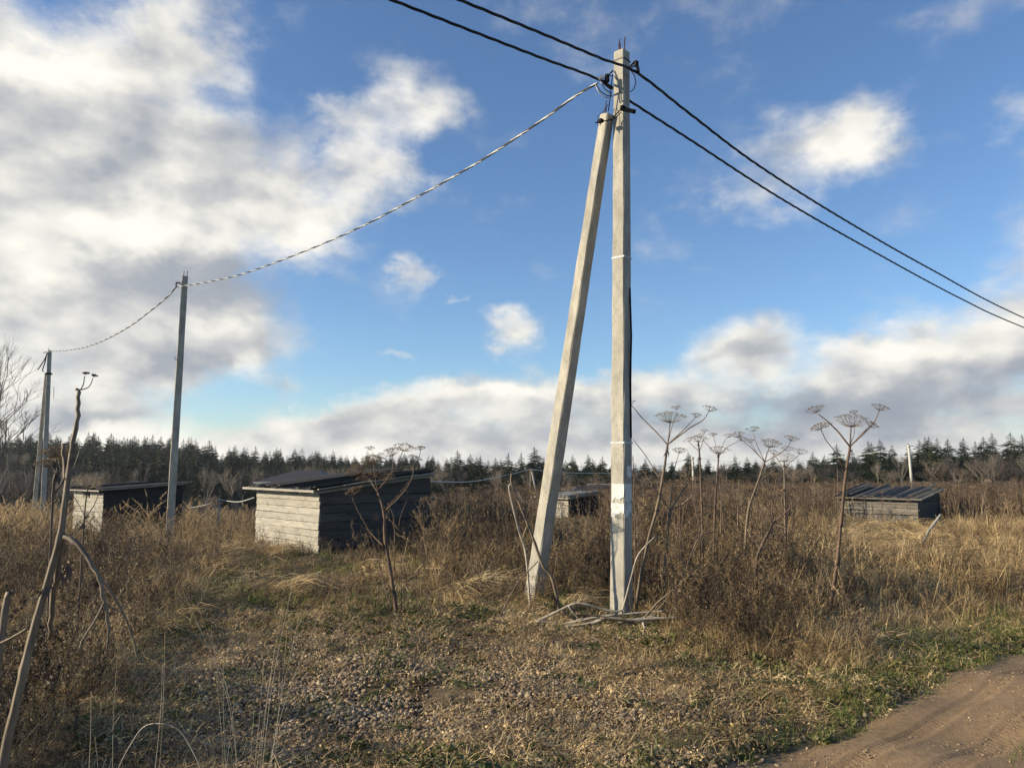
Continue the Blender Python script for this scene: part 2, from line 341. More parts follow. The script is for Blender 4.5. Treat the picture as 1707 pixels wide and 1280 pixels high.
# ------------------------------------------------------------------ mesh builder
class MB:
    def __init__(s): s.v = []; s.f = []; s.m = []
    def add(s, vs, fs, mi=0):
        o = len(s.v); s.v.extend([tuple(x) for x in vs]); s.f.extend([tuple(i + o for i in q) for q in fs]); s.m.extend([mi] * len(fs))
    def tube(s, pts, rad, n=6, mi=0, cap=True, rough=0.0, flute=0.0):
        pts = [Vector(p) for p in pts]
        if not isinstance(rad, (list, tuple)): rad = [rad] * len(pts)
        vs = []; fs = []
        ref = None
        for i, p in enumerate(pts):
            t = (pts[min(i + 1, len(pts) - 1)] - pts[max(i - 1, 0)])
            if t.length < 1e-9: t = Vector((0, 0, 1))
            t.normalize()
            if ref is None: ref = Vector((1, 0, 0)) if abs(t.x) < 0.8 else Vector((0, 1, 0))
            a = t.cross(ref)
            if a.length < 1e-6: a = t.orthogonal()
            a.normalize(); b = t.cross(a); ref = -b if False else ref
            for k in range(n):
                q = 2 * math.pi * k / n; rr = rad[i] * (1 + (rnd.uniform(-rough, rough) if rough else 0)) * (1 - flute * (k % 2))
                vs.append(p + (a * math.cos(q) + b * math.sin(q)) * rr)
        for i in range(len(pts) - 1):
            for k in range(n):
                fs.append((i * n + k, i * n + (k + 1) % n, (i + 1) * n + (k + 1) % n, (i + 1) * n + k))
        if cap:
            fs.append(tuple(range(n - 1, -1, -1))); fs.append(tuple((len(pts) - 1) * n + k for k in range(n)))
        s.add(vs, fs, mi)
    def box(s, c, half, mat3=None, mi=0):
        vs = []
        for sx in (-1, 1):
            for sy in (-1, 1):
                for sz in (-1, 1):
                    q = Vector((sx * half[0], sy * half[1], sz * half[2]))
                    if mat3 is not None: q = mat3 @ q
                    vs.append(Vector(c) + q)
        s.add(vs, [(0, 1, 3, 2), (4, 6, 7, 5), (0, 4, 5, 1), (2, 3, 7, 6), (0, 2, 6, 4), (1, 5, 7, 3)], mi)
    def strip(s, pts, w0, w1, side, mi=0):
        n = len(pts); vs = []
        for i, p in enumerate(pts):
            ww = w0 + (w1 - w0) * i / (n - 1); vs.append(Vector(p) - side * ww); vs.append(Vector(p) + side * ww)
        s.add(vs, [(2 * i, 2 * i + 1, 2 * i + 3, 2 * i + 2) for i in range(n - 1)], mi)
    def mesh(s, name, mats, smooth=False):
        me = bpy.data.meshes.new(name); me.from_pydata(s.v, [], s.f)
        for m in (mats if isinstance(mats, (list, tuple)) else [mats]): me.materials.append(m)
        if len(me.polygons):
            me.polygons.foreach_set('material_index', s.m)
            if smooth: me.polygons.foreach_set('use_smooth', [True] * len(me.polygons))
        me.update(); return me
    def build(s, name, mats, parent=None, smooth=False, loc=None):
        """links as one object; vertices are given in world space unless the parent sets the origin"""
        org = Vector(loc) if loc is not None else (Vector(parent['_org']) if parent is not None and '_org' in parent else Vector((0, 0, 0)))
        if org.length > 0: s.v = [tuple(Vector(q) - org) for q in s.v]
        o = bpy.data.objects.new(name, s.mesh(name, mats, smooth)); COL.objects.link(o)
        if parent is not None: o.parent = parent
        elif loc is not None: o.location = org
        return o
def tag(o, label=None, cat=None, group=None, kind=None):
    if label: o['label'] = label
    if cat: o['category'] = cat
    if group: o['group'] = group
    if kind: o['kind'] = kind
    return o
def thing(name, loc, label, cat, group=None):
    o = bpy.data.objects.new(name, None); COL.objects.link(o); o.location = loc; o.empty_display_size = 0.2
    o['_org'] = tuple(loc); tag(o, label, cat, group); return o
def copy_tree(o, loc, rz=0, sc=1, label=None, group=None, parent=None):
    c = o.copy(); COL.objects.link(c)
    if parent is None:
        c.location = loc; c.rotation_euler = (0, 0, rz); c.scale = (sc,) * 3 if isinstance(sc, (int, float)) else sc
        if label: c['label'] = label
        if group: c['group'] = group
    else: c.parent = parent
    for ch in [q for q in bpy.data.objects if q.parent == o] if o.name not in KIDS else KIDS[o.name]:
        copy_tree(ch, None, parent=c)
    return c
KIDS = {}
def srcobj(name, mb, mats, coll, smooth=False):
    o = bpy.data.objects.new(name, mb.mesh(name, mats, smooth)); coll.objects.link(o); return o
def scatter(name, coll, P, rot, scl, idx, label, cat, kind='stuff'):
    n = len(P)
    me = bpy.data.meshes.new(name); me.vertices.add(n); me.vertices.foreach_set('co', np.asarray(P, np.float32).ravel())
    for nm, ty, arr in (('rot', 'FLOAT_VECTOR', rot), ('scl', 'FLOAT_VECTOR', scl)):
        a = me.attributes.new(nm, ty, 'POINT'); a.data.foreach_set('vector', np.asarray(arr, np.float32).ravel())
    a = me.attributes.new('idx', 'INT', 'POINT'); a.data.foreach_set('value', np.asarray(idx, np.int32))
    me.update()
    o = bpy.data.objects.new(name, me); COL.objects.link(o)
    ng = bpy.data.node_groups.new(name, 'GeometryNodeTree')
    ng.interface.new_socket('Geometry', in_out='INPUT', socket_type='NodeSocketGeometry')
    ng.interface.new_socket('Geometry', in_out='OUTPUT', socket_type='NodeSocketGeometry')
    N = ng.nodes; gi = N.new('NodeGroupInput'); go = N.new('NodeGroupOutput')
    ci = N.new('GeometryNodeCollectionInfo'); ci.inputs[0].default_value = coll
    ci.inputs['Separate Children'].default_value = True; ci.inputs['Reset Children'].default_value = True
    ip = N.new('GeometryNodeInstanceOnPoints'); ip.inputs['Pick Instance'].default_value = True
    def attr(nm, ty):
        q = N.new('GeometryNodeInputNamedAttribute'); q.data_type = ty; q.inputs[0].default_value = nm
        return [s for s in q.outputs if s.enabled][0]
    L = ng.links
    L.new(gi.outputs[0], ip.inputs['Points']); L.new(ci.outputs[0], ip.inputs['Instance'])
    L.new(attr('idx', 'INT'), ip.inputs['Instance Index'])
    e2r = N.new('FunctionNodeEulerToRotation'); L.new(attr('rot', 'FLOAT_VECTOR'), e2r.inputs[0])
    L.new(e2r.outputs[0], ip.inputs['Rotation']); L.new(attr('scl', 'FLOAT_VECTOR'), ip.inputs['Scale'])
    L.new(ip.outputs[0], go.inputs[0])
    md = o.modifiers.new('scatter', 'NODES'); md.node_group = ng
    tag(o, label, cat, kind=kind)
    return o
def do_scatter(name, coll, X, Y, smin, smax, label, cat, tilt=0.12, sink=0.0, zfun=None, yaw=None, pw=1.0):
    n = len(X); k = len(coll.objects)
    Z = H(X, Y) - sink
    P = np.stack([X, Y, Z], 1)
    rot = np.stack([nr.normal(0, tilt, n), nr.normal(0, tilt, n), nr.uniform(0, 6.283, n) if yaw is None else yaw], 1)
    s = smin + (smax - smin) * nr.random(n) ** pw
    if zfun is not None: s = s * zfun
    return scatter(name, coll, P, rot, np.repeat(s[:, None], 3, 1), nr.integers(0, k, n), label, cat)
def sample(n, y0, y1, pw=1.5, wid=0.72, extra=1.0):
    """ground points, thinning with distance"""
    a = 2 - pw
    q = nr.random(n)
    Y = (y0 ** a + q * (y1 ** a - y0 ** a)) ** (1 / a) if abs(a) > 1e-3 else y0 * (y1 / y0) ** q
    X = nr.uniform(-1, 1, n) * (wid * Y + extra)
    return X, Y
def track_d(x, y): return (x - 1.38) * 0.62 - (y - 4.54) * 0.785      # metres into the track from its left edge
def track_n(X, Y): return track_d(X, Y) + .55 * (fbm(X, Y, 1.9, 77) - .5) * (track_d(X, Y) < .8)
def tall_edge(X, Y):
    """signed: positive where the tall dead growth stands"""
    u, v = proj(X, Y, H(X, Y))
    line = np.interp(u, [-400, 0, 150, 260, 330, 420, 560, 700, 870, 1000, 1100, 1200, 1400, 1560, 1707, 2000],
                        [1500, 1400, 1250, 1120, 1040, 995, 1005, 1022, 1026, 1020, 1065, 1112, 1120, 1085, 1050, 1000])
    return line - v + 60 * (fbm(X, Y, 1.1, 3) - 0.5)

# ------------------------------------------------------------------ the ground
def sinhgrid(n, c, ext, k):
    t = np.linspace(-1, 1, n); return c + ext * np.sinh(k * t) / math.sinh(k)
gx = sinhgrid(300, 0.5, 900, 7.0); gy = sinhgrid(320, 7.5, 900, 7.2)
GX, GY = np.meshgrid(gx, gy); GZ = H(GX, GY) + 0.016 * (noise2(GX, GY, 7, 5) - 0.5) * (track_d(GX, GY) < -0.1) + 0.05 * (noise2(GX, GY, 2.5, 6) - 0.5) * (track_d(GX, GY) < -0.1)
me = bpy.data.meshes.new('ground')
nv = GX.size; me.vertices.add(nv); me.vertices.foreach_set('co', np.stack([GX.ravel(), GY.ravel(), GZ.ravel()], 1).astype(np.float32).ravel())
ny, nx = GX.shape; ii = (np.arange(ny - 1)[:, None] * nx + np.arange(nx - 1)[None, :]).ravel()
fc = np.stack([ii, ii + 1, ii + nx + 1, ii + nx], 1)
me.loops.add(fc.size); me.loops.foreach_set('vertex_index', fc.ravel().astype(np.int32))
me.polygons.add(len(fc)); me.polygons.foreach_set('loop_start', (np.arange(len(fc)) * 4).astype(np.int32))
me.polygons.foreach_set('use_smooth', np.ones(len(fc), bool)); me.update(calc_edges=True)
m, t, bs = newmat('soil')
pos = t.n('ShaderNodeNewGeometry').outputs['Position']
na = t.noise(pos, 0.8, 6, 0.65); nb = t.noise(pos, 7, 8, 0.75); nc = t.noise(pos, 45, 5, 0.8)
c = t.mix(t.rng(nb.outputs[0], 0.35, 0.68), (0.05, 0.036, 0.023), (0.22, 0.165, 0.105))
c = t.mix(t.rng(na.outputs[0], 0.5, 0.68, 0, 0.6), c, (0.07, 0.075, 0.025))
c = t.mix(t.rng(nc.outputs[0], 0.55, 0.75, 0, 0.7), c, (0.26, 0.20, 0.125))
t.l(c, bs.inputs['Base Color']); bs.inputs['Roughness'].default_value = 0.95; bs.inputs['Specular IOR Level'].default_value = 0.1
b = t.n('ShaderNodeBump'); b.inputs['Strength'].default_value = 1.0; b.inputs['Distance'].default_value = 0.035
t.l(t.math('ADD', nb.outputs[0], t.math('MULTIPLY', nc.outputs[0], 0.5)), b.inputs['Height']); t.l(b.outputs[0], bs.inputs['Normal'])
me.materials.append(m)
ground = bpy.data.objects.new('ground', me); COL.objects.link(ground); tag(ground, kind='structure')

# dirt track: a sheet that follows the ground, with two pressed tyre prints
mb = MB(); SS = list(np.linspace(-8, -1.8, 60)) + list(np.linspace(-1.7, 7.5, 1250)) + list(np.linspace(7.6, 40, 160)); NA, NB = len(SS) - 1, 130
vs = []
for i in range(NA + 1):
    s_ = float(SS[i])
    for j in range(NB + 1):
        d_ = -0.34 + 3.32 * (j / NB)
        d2 = d_ + 0.06 * math.sin(s_ * 1.3) * math.exp(-d_ * 3) * 0.8
        x = 1.38 + 0.785 * s_ + 0.62 * d2; y = 4.54 + 0.62 * s_ - 0.785 * d2
        edge = min(1, max(0, (d_ + 0.34) / 0.30)) * min(1, max(0, (2.98 - d_) / 0.25))
        z = h(x, y) - 0.030 + 0.056 * edge + 0.004 * math.sin(x * 5 + y * 3) * math.sin(y * 6 - x)
        for c0 in (0.20, 0.62):
            if abs(d_ - c0) < 0.07:
                z -= 0.008 + (0.0022 * math.cos(s_ * 2 * math.pi / 0.045 + (d_ - c0) * 60) if -1.8 < s_ < 7.5 else 0)
            elif abs(d_ - c0) < 0.10: z += 0.004
        vs.append((x, y, z))
fs = [(i * (NB + 1) + j, (i + 1) * (NB + 1) + j, (i + 1) * (NB + 1) + j + 1, i * (NB + 1) + j + 1) for i in range(NA) for j in range(NB)]
mb.add(vs, fs)
m, t, bs = newmat('dirt')
pos = t.n('ShaderNodeNewGeometry').outputs['Position']
na = t.noise(pos, 1.6, 6, 0.6); nb = t.noise(pos, 16, 7, 0.75); nc = t.noise(pos, 90, 4, 0.7)
c = t.mix(t.rng(na.outputs[0], 0.3, 0.7), (0.21, 0.138, 0.073), (0.32, 0.215, 0.12))
c = t.mix(t.rng(nb.outputs[0], 0.42, 0.72, 0, 0.6), c, (0.12, 0.077, 0.045))
c = t.mix(t.rng(nc.outputs[0], 0.60, 0.72, 0, 0.7), c, (0.40, 0.31, 0.22))
t.l(c, bs.inputs['Base Color']); bs.inputs['Roughness'].default_value = 0.9; bs.inputs['Specular IOR Level'].default_value = 0.2
b = t.n('ShaderNodeBump'); b.inputs['Strength'].default_value = 0.8; b.inputs['Distance'].default_value = 0.012
t.l(t.math('ADD', nb.outputs[0], t.math('MULTIPLY', nc.outputs[0], 0.6)), b.inputs['Height']); t.l(b.outputs[0], bs.inputs['Normal'])
tag(mb.build('dirt_road', m, smooth=True), kind='structure')

# ------------------------------------------------------------------ poles
def yaw_frame(th): return Vector((math.cos(th), math.sin(th), 0)), Vector((-math.sin(th), math.cos(th), 0))
class Pole:
    """tapered concrete post; local X/Y axes turned by yaw, dims given at foot and head"""
    def __init__(s, foot, head, yaw, d0, d1, mat, label, group, name='utility_pole', cat='utility pole', rebars=3, lean_parent=None):
        s.foot, s.head, s.d0, s.d1 = Vector(foot), Vector(head), d0, d1
        ax = (s.head - s.foot).normalized(); s.ax = ax
        X, Y = yaw_frame(yaw); X = (X - ax * X.dot(ax)).normalized(); Y = ax.cross(X); s.X, s.Y = X, Y
        s.root = thing(name, s.foot, label, cat, group)
        mb = MB(); L = 24; vs = []
        for i in range(L + 1):
            tt = i / L; c, hx, hy = s.at(tt); ch = 0.012
            for (a, b) in ((-hx + ch, -hy), (hx - ch, -hy), (hx, -hy + ch), (hx, hy - ch), (hx - ch, hy), (-hx + ch, hy), (-hx, hy - ch), (-hx, -hy + ch)):
                jig = 0.0 if i in (0, L) else 1
                vs.append(c + X * (a + jig * rnd.choice([-.004, 0, 0, .001])) + Y * (b + jig * rnd.choice([-.001, 0, 0, .004])))
        fs = [(i * 8 + k, i * 8 + (k + 1) % 8, (i + 1) * 8 + (k + 1) % 8, (i + 1) * 8 + k) for i in range(L) for k in range(8)]
        fs.append(tuple(L * 8 + k for k in range(8)))
        mb.add(vs, fs); s.shaft = mb.build('shaft', mat, s.root)
        for (a, b, ln) in [(-.6, -.1, .10), (-.35, .3, .17), (.5, -.2, .22)][:rebars]:
            c, hx, hy = s.at(1.0); q = MB(); p = c + X * a * hx + Y * b * hy
            q.tube([p - ax * .05, p + ax * ln * .5, p + ax * ln + X * rnd.uniform(-.01, .01)], 0.007, 6); q.build('rebar', M['rebar'], s.root)
    def at(s, tt):
        c = s.foot.lerp(s.head, tt); hx = (s.d0[0] + (s.d1[0] - s.d0[0]) * tt) / 2; hy = (s.d0[1] + (s.d1[1] - s.d0[1]) * tt) / 2
        return c, hx, hy
    def tz(s, z): return (z - s.foot.z) / (s.head.z - s.foot.z)
    def band(s, tt, hh, off, mat, name, tilt=0.0):
        mb = MB(); vs = []
        for k, (dz, o2) in enumerate(((-hh, off), (hh, off))):
            c, hx, hy = s.at(tt); hx += o2; hy += o2
            for (a, b) in ((-hx, -hy), (hx, -hy), (hx, hy), (-hx, hy)):
                vs.append(c + s.X * a + s.Y * b + s.ax * (dz + tilt * a * 3))
        fs = [(k, (k + 1) % 4, 4 + (k + 1) % 4, 4 + k) for k in range(4)] + [(3, 2, 1, 0), (4, 5, 6, 7)]
        mb.add(vs, fs); return mb.build(name, mat, s.root)

Y0 = 9.15
pf = at(1035.5, 1020, Y0); pf.z = h(pf.x, pf.y) - 0.15; ph = at(1036.5, 88, Y0)
main = Pole(pf, ph, R(48.3), (0.185, 0.205), (0.150, 0.150), M['concrete'],
            'tall upright concrete utility pole with torn white paper wrapped round its lower part', None, rebars=3)
# local -X face is the lit one, -Y face is the shaded one
def patch(P, z0, z1, face, a0, a1, ragged, name='paper_remnant', mat=None):
    mb = MB(); n = 22; vs = []
    wk = 0.0
    for i in range(n + 1):
        s_ = a0 + (a1 - a0) * i / n; wk = wk * .8 + rnd.uniform(-1, 1)
        zt = z1 + rnd.uniform(-.006, .004); zb = z0 + wk * ragged
        for q in range(4):
            z = zb + (zt - zb) * q / 3
            c, hx, hy = P.at(P.tz(z)); off = 0.003 + (0.006 * rnd.random() if q == 0 else 0)
            if face == 'lit': p = c - P.X * (hx + off) + P.Y * (-s_ * hy)
            else: p = c - P.Y * (hy + off) + P.X * (s_ * hx)
            vs.append(p)
    fs = [(i * 4 + q, i * 4 + q + 1, i * 4 + 4 + q + 1, i * 4 + 4 + q) for i in range(n) for q in range(3)]
    mb.add(vs, fs); return mb.build(name, mat or M['paper'], P.root)
zz = lambda v: at(1036, v, Y0).z
patch(main, zz(833), zz(806), 'lit', -0.75, 0.98, 0.02); patch(main, zz(831), zz(806), 'dark', -0.98, 0.75, 0.04)
patch(main, zz(858), zz(838), 'lit', -0.88, 0.98, 0.02); patch(main, zz(858), zz(838), 'dark', -0.98, 0.75, 0.02)
patch(main, zz(797), zz(776), 'dark', -0.45, 0.65, 0.01)
main.band(main.tz(zz(431)), 0.010, 0.004, M['strap'], 'strap'); main.band(main.tz(zz(738)), 0.010, 0.004, M['strap'], 'strap')
# black cable tail bulging out on the right side
q = MB(); c0 = main.at(main.tz(zz(490)))[0]
q.tube([at(1050, 480, Y0 - .02), at(1051, 515, Y0 - .05), at(1052.5, 560, Y0 - .05), at(1051.5, 600, Y0 - .05), at(1051, 650, Y0 - .04), at(1052, 730, Y0 - .02)], 0.011, 8)
q.build('cable_tail', M['black'], main.root, True)
# strut
sf = gp(886, 1000); sf = Vector((sf.x, sf.y, sf.z - .15)); sh = at(1012, 192, Y0 + 0.02)
strut = Pole(sf, sh, R(40), (0.185, 0.19), (0.13, 0.14), M['concrete'],
             'slanting concrete strut pole propped against the tall pole from the left', None, rebars=2)
def hook(P, pts, r, name, mat='black', n=8): q = MB(); q.tube(pts, r, n); return q.build(name, M[mat], P.root, True)
# clamp joining the strut and the pole
z185 = main.tz(zz(188)); c, hx, hy = main.at(z185)
rt = Matrix.Rotation(R(38), 3, 'Z')
q = MB(); q.box(at(1047, 184, Y0 - .20), (0.095, 0.018, 0.020), Matrix.Rotation(R(-8), 3, 'Z') @ Matrix.Rotation(R(17), 3, 'Y'))
q.box(at(1037, 178, Y0 - .20), (0.015, 0.02, 0.013), rt)
q.tube([at(1046, 188, Y0 - .2), at(1052, 187, Y0 - .22), at(1060, 184, Y0 - .24)], 0.008, 6)
q.tube([at(1033, 183, Y0 - .18), at(1043, 177, Y0 - .2)], 0.009, 6)
q.build('clamp_bar', M['black'], main.root)
q = MB(); q.tube([at(1036, 182, Y0 - .17), at(1026, 192, Y0 - .14), at(1020, 199, Y0 - .1), at(1010, 202, Y0 - .12), at(1000, 202, Y0 - .12)], 0.008, 6)
q.tube([at(1036, 187, Y0 - .17), at(1025, 197, Y0 - .14), at(1018, 202, Y0 - .1)], 0.006, 6)
q.build('clamp_wire', M['black'], strut.root)
q = MB(); q.box(at(1001, 202, Y0 - .1), (0.026, 0.03, 0.02), rt); q.tube([at(992, 205, Y0 - .1), at(1002, 203, Y0 - .1)], 0.007, 6)
q.tube([at(996, 197, Y0 - .1), at(999, 192, Y0 - .1), at(1006, 186, Y0 - .1), at(1011, 178, Y0 - .08), at(1014, 174, Y0 - .05)], 0.004, 5)
q.tube([at(996, 205, Y0 - .1), at(997, 210, Y0 - .1), at(1001, 209, Y0 - .1), at(1002, 203, Y0 - .1)], 0.004, 5)
q.build('clamp_end', M['black'], strut.root)
# brackets at the head of the pole
main.band(main.tz(zz(103)), 0.009, 0.004, M['steel'], 'steel_band')
q = MB()
q.tube([at(1049, 113, Y0 - .1), at(1058, 103, Y0 - .13), at(1061, 102, Y0 - .13)], 0.013, 6)
q.tube([at(1049, 117, Y0 - .1), at(1061, 106, Y0 - .13)], 0.010, 6)
q.box(at(1060.5, 107, Y0 - .13), (0.022, 0.02, 0.035), rt)
q.tube([at(1061, 108, Y0 - .14), at(1063, 113, Y0 - .14), at(1064, 120, Y0 - .14), at(1060, 121, Y0 - .14)], [0.014, 0.02, 0.022, 0.014], 8)
q.build('bracket', M['black'], main.root)
q = MB()
q.tube([at(1022, 118, Y0 - .02), at(1015, 125, Y0 - .06), at(1010, 130, Y0 - .08)], 0.009, 6)
q.tube([at(1022, 126, Y0 - .02), at(1012, 128, Y0 - .06)], 0.007, 6)
q.box(at(1012, 131, Y0 - .09), (0.02, 0.02, 0.05), rt); q.box(at(1009, 137, Y0 - .1), (0.03, 0.018, 0.016), Matrix.Rotation(R(25), 3, 'Y'))
q.tube([at(1006, 138, Y0 - .1), at(1012, 143, Y0 - .1), at(1020, 149, Y0 - .1)], 0.018, 8)
q.build('bracket', M['black'], main.root)
q = MB(); q.box(at(1002.5, 130, Y0 - .1), (0.032, 0.018, 0.018), Matrix.Rotation(R(-30), 3, 'Y')); q.build('wedge_clamp', M['strap'], main.root)
# jumper loops
hook(main, [at(1052, 119, Y0 - .16), at(1058, 127, Y0 - .16), at(1060, 138, Y0 - .16), at(1057, 148, Y0 - .15), at(1051, 154, Y0 - .12)], 0.006, 'jumper_wire')
hook(main, [at(1052, 115, Y0 - .14), at(1060, 118, Y0 - .15), at(1072, 127, Y0 - .2), at(1082, 134, Y0 - .25)], 0.006, 'jumper_wire')
for k, (m_, pts) in enumerate((('alu', [(993, 142), (997, 152), (1004, 160), (1014, 164), (1021, 163)]), ('black', [(994, 142), (1001, 153), (1012, 160), (1021, 161)]),
                     ('alu', [(1001, 136), (1008, 148), (1014, 157), (1021, 159)]), ('black', [(1003, 140), (1009, 150), (1020, 156)]))):
    hook(main, [at(a, b, Y0 - .1 - .02 * k) for a, b in pts], 0.006, 'jumper_wire', m_)
hook(main, [at(1021, 125, Y0 - .05), at(1019, 145, Y0 - .08), at(1017, 165, Y0 - .06), at(1014, 186, Y0 - .04)], 0.006, 'jumper_wire')

# second pole and the far double pole along the line to the left
p2y = 20.0
f2 = at(281, 912, p2y); f2.z = h(f2.x, f2.y) - .2; h2 = at(308.5, 461, p2y)
pole2 = Pole(f2, h2, R(24), (0.20, 0.215), (0.15, 0.165), M['concrete_grey'], 'lone concrete utility pole left of the pale-walled shed', 'concrete poles carrying the twisted line', rebars=0)
for dx in (-.04, .05):
    q = MB(); q.tube([h2 + Vector((dx, 0, -.05)), h2 + Vector((dx + .01, 0, .15))], 0.009, 6); q.build('rebar', M['rebar'], pole2.root)
q = MB(); q.tube([at(303, 471, p2y - .1), at(294, 471, p2y - .1)], .012, 6); q.tube([at(304, 475, p2y - .1), at(294, 471, p2y - .1)], .010, 6)
q.tube([at(294, 471, p2y - .1), at(293.5, 475, p2y - .1), at(294, 479, p2y - .1)], [.02, .015, .03], 8); q.build('bracket', M['black'], pole2.root)
q = MB(); q.tube([at(294, 595, p2y - .12), at(291, 597, p2y - .12), at(292, 600, p2y - .12), at(296, 599, p2y - .12)], .007, 6); q.build('hook', M['black'], pole2.root)
p3y = 30.5
f3 = at(70.5, 880, p3y); f3.z = h(f3.x, f3.y) - .2; h3 = at(83, 584, p3y)
pole3 = Pole(f3, h3, R(20), (0.17, 0.16), (0.13, 0.13), M['concrete_grey'], 'far left concrete pole with a strut leaning beside it and wires hanging off its head', 'concrete poles carrying the twisted line', rebars=1)
f4 = at(54, 880, p3y + .5); f4.z = h(f4.x, f4.y) - .2; h4 = at(77.5, 622, p3y + .05)
strut3 = Pole(f4, h4, R(20), (0.15, 0.15), (0.11, 0.12), M['concrete_grey'], 'grey strut pole leaning against the far left concrete pole', None, rebars=0)
pole3.band(pole3.tz(at(80, 623, p3y).z), 0.03, 0.04, M['black'], 'clamp')
q = MB(); q.tube([at(79, 588, p3y - .1), at(74, 600, p3y - .1), at(66, 612, p3y - .1), at(63, 616, p3y - .1)], .02, 6)
q.tube([at(78, 590, p3y - .15), at(75, 604, p3y - .15), at(71, 616, p3y - .15), at(72, 620, p3y - .15)], .02, 6)
q.tube([at(78, 587, p3y - .1), at(72, 588, p3y - .1)], .015, 6); q.build('hanging_wires', M['black'], pole3.root)
q = MB(); q.tube([at(88, 645, p3y - .1), at(90, 647, p3y - .1), at(89.5, 664, p3y - .1)], .009, 6); q.build('wire_tail', M['black'], pole3.root)

# ------------------------------------------------------------------ overhead cables
def interp_pts(px, n):
    """smooth curve through control points (Catmull-Rom)"""
    P = [Vector(p) for p in px]; out = []
    P = [2 * P[0] - P[1]] + P + [2 * P[-1] - P[-2]]
    segs = len(P) - 3
    for k in range(n + 1):
        t_ = k / n * segs; i = min(int(t_), segs - 1); t_ -= i
        a, b, c_, d = P[i:i + 4]
        out.append(0.5 * ((2 * b) + (c_ - a) * t_ + (2 * a - 5 * b + 4 * c_ - d) * t_ ** 2 + (3 * b - a - 3 * c_ + d) * t_ ** 3))
    return out
def bundle(name, ctrl, strands, pitch, hr, mats, label, cat, group=None, nseg=400):
    """strands: list of (radius, material index); wound round the control curve"""
    pts = interp_pts(ctrl, nseg); mb = MB(); s_ = 0; L = [0]
    for i in range(1, len(pts)): s_ += (pts[i] - pts[i - 1]).length; L.append(s_)
    for k, (r, mi) in enumerate(strands):
        ph_ = 2 * math.pi * k / len(strands); ps = []
        for i, p in enumerate(pts):
            t_ = (pts[min(i + 1, len(pts) - 1)] - pts[max(i - 1, 0)]).normalized()
            a = t_.cross(Vector((0, 0, 1))).normalized(); b = t_.cross(a)
            an = ph_ + 2 * math.pi * L[i] / pitch
            ps.append(p + (a * math.cos(an) + b * math.sin(an)) * hr)
        mb.tube(ps, r, 6, mi)
    o = mb.build(name, mats, None, True); tag(o, label, cat, group); return o
# line plane: passes the pole heading (0.74, 0.67)
LD = Vector((0.74, 0.672, 0)).normalized()
def online(u, v, off):
    """point of a photo ray where it crosses the vertical plane of the line"""
    o = Vector((pf.x + off.x, pf.y + off.y, 0)); d = ray(u, v); nrm = Vector((LD.y, -LD.x, 0))
    t_ = (o.dot(nrm)) / d.dot(nrm); return Vector((d.x * t_, d.y * t_, EYE + d.z * t_))
offA, offB = Vector((0.16, -0.2, 0)), Vector((-0.14, 0.1, 0))
A = [online(u, v, offA) for u, v in ((650, -45), (765, 0), (900, 55), (1000, 97), (1062, 122), (1150, 190), (1260, 273), (1400, 362), (1550, 448), (1707, 530), (1900, 610))]
B = [online(u, v, offB) for u, v in ((560, -35), (652, 0), (760, 42), (900, 96), (1000, 134), (1055, 172), (1150, 233), (1300, 330), (1450, 416), (1600, 497), (1707, 546), (1900, 622))]
for arr in (A, B):
    d0 = (arr[0] - arr[1]).normalized(); arr.insert(0, arr[0] + d0 * 6)
ST = [(.0092, 0)] * 3
bundle('power_cable', A, ST, .75, .0088, [M['cable']], 'upper black twisted power cable crossing the head of the tall pole', 'cable', None, 700)
bundle('power_cable', B, ST, .75, .0088, [M['cable']], 'lower black twisted power cable passing behind the tall pole', 'cable', None, 700)
def span(p, q, ctrl, n=6):
    """points between two 3D ends following photo pixels"""
    out = [p]
    for (u, v) in ctrl:
        # parameter along the horizontal chord p-q where the ray crosses
        d = ray(u, v); dx, dy = q.x - p.x, q.y - p.y
        den = d.x * dy - d.y * dx; t_ = (p.x * dy - p.y * dx) / den
        out.append(Vector((d.x * t_, d.y * t_, EYE + d.z * t_)))
    out.append(q); return out
cA = at(996, 139, Y0 - .12); cB = at(294, 478, p2y - .12); cC = at(80, 586, p3y - .15)
ctrl = span(cA, cB, [(960, 160), (900, 203), (800, 269), (700, 326), (600, 379), (500, 422), (400, 458), (330, 473)])
ST2 = [(.007, 0), (.0075, 0), (.007, 1), (.0065, 1)]
bundle('service_cable', ctrl, ST2, .5, .0085, [M['cable'], M['alu']], 'long black and silver twisted cable sagging from the tall pole to the lone pole', 'cable', 'twisted black and silver cables', 900)
bundle('service_cable', span(cB, cC, [(280, 494), (250, 519), (210, 548), (160, 573), (120, 583)]), [(.009, 0), (.009, 0), (.009, 1), (.008, 1)], .55, .010, [M['cable'], M['alu']], 'short black and silver twisted cable between the lone pole and the far left pole', 'cable', 'twisted black and silver cables', 500)
def wire(ctrl, r, label, mat='wire', name='wire', cat='wire'):
    q = MB(); q.tube(interp_pts(ctrl, 40), r, 6); return tag(q.build(name, M[mat], None, True), label, cat)

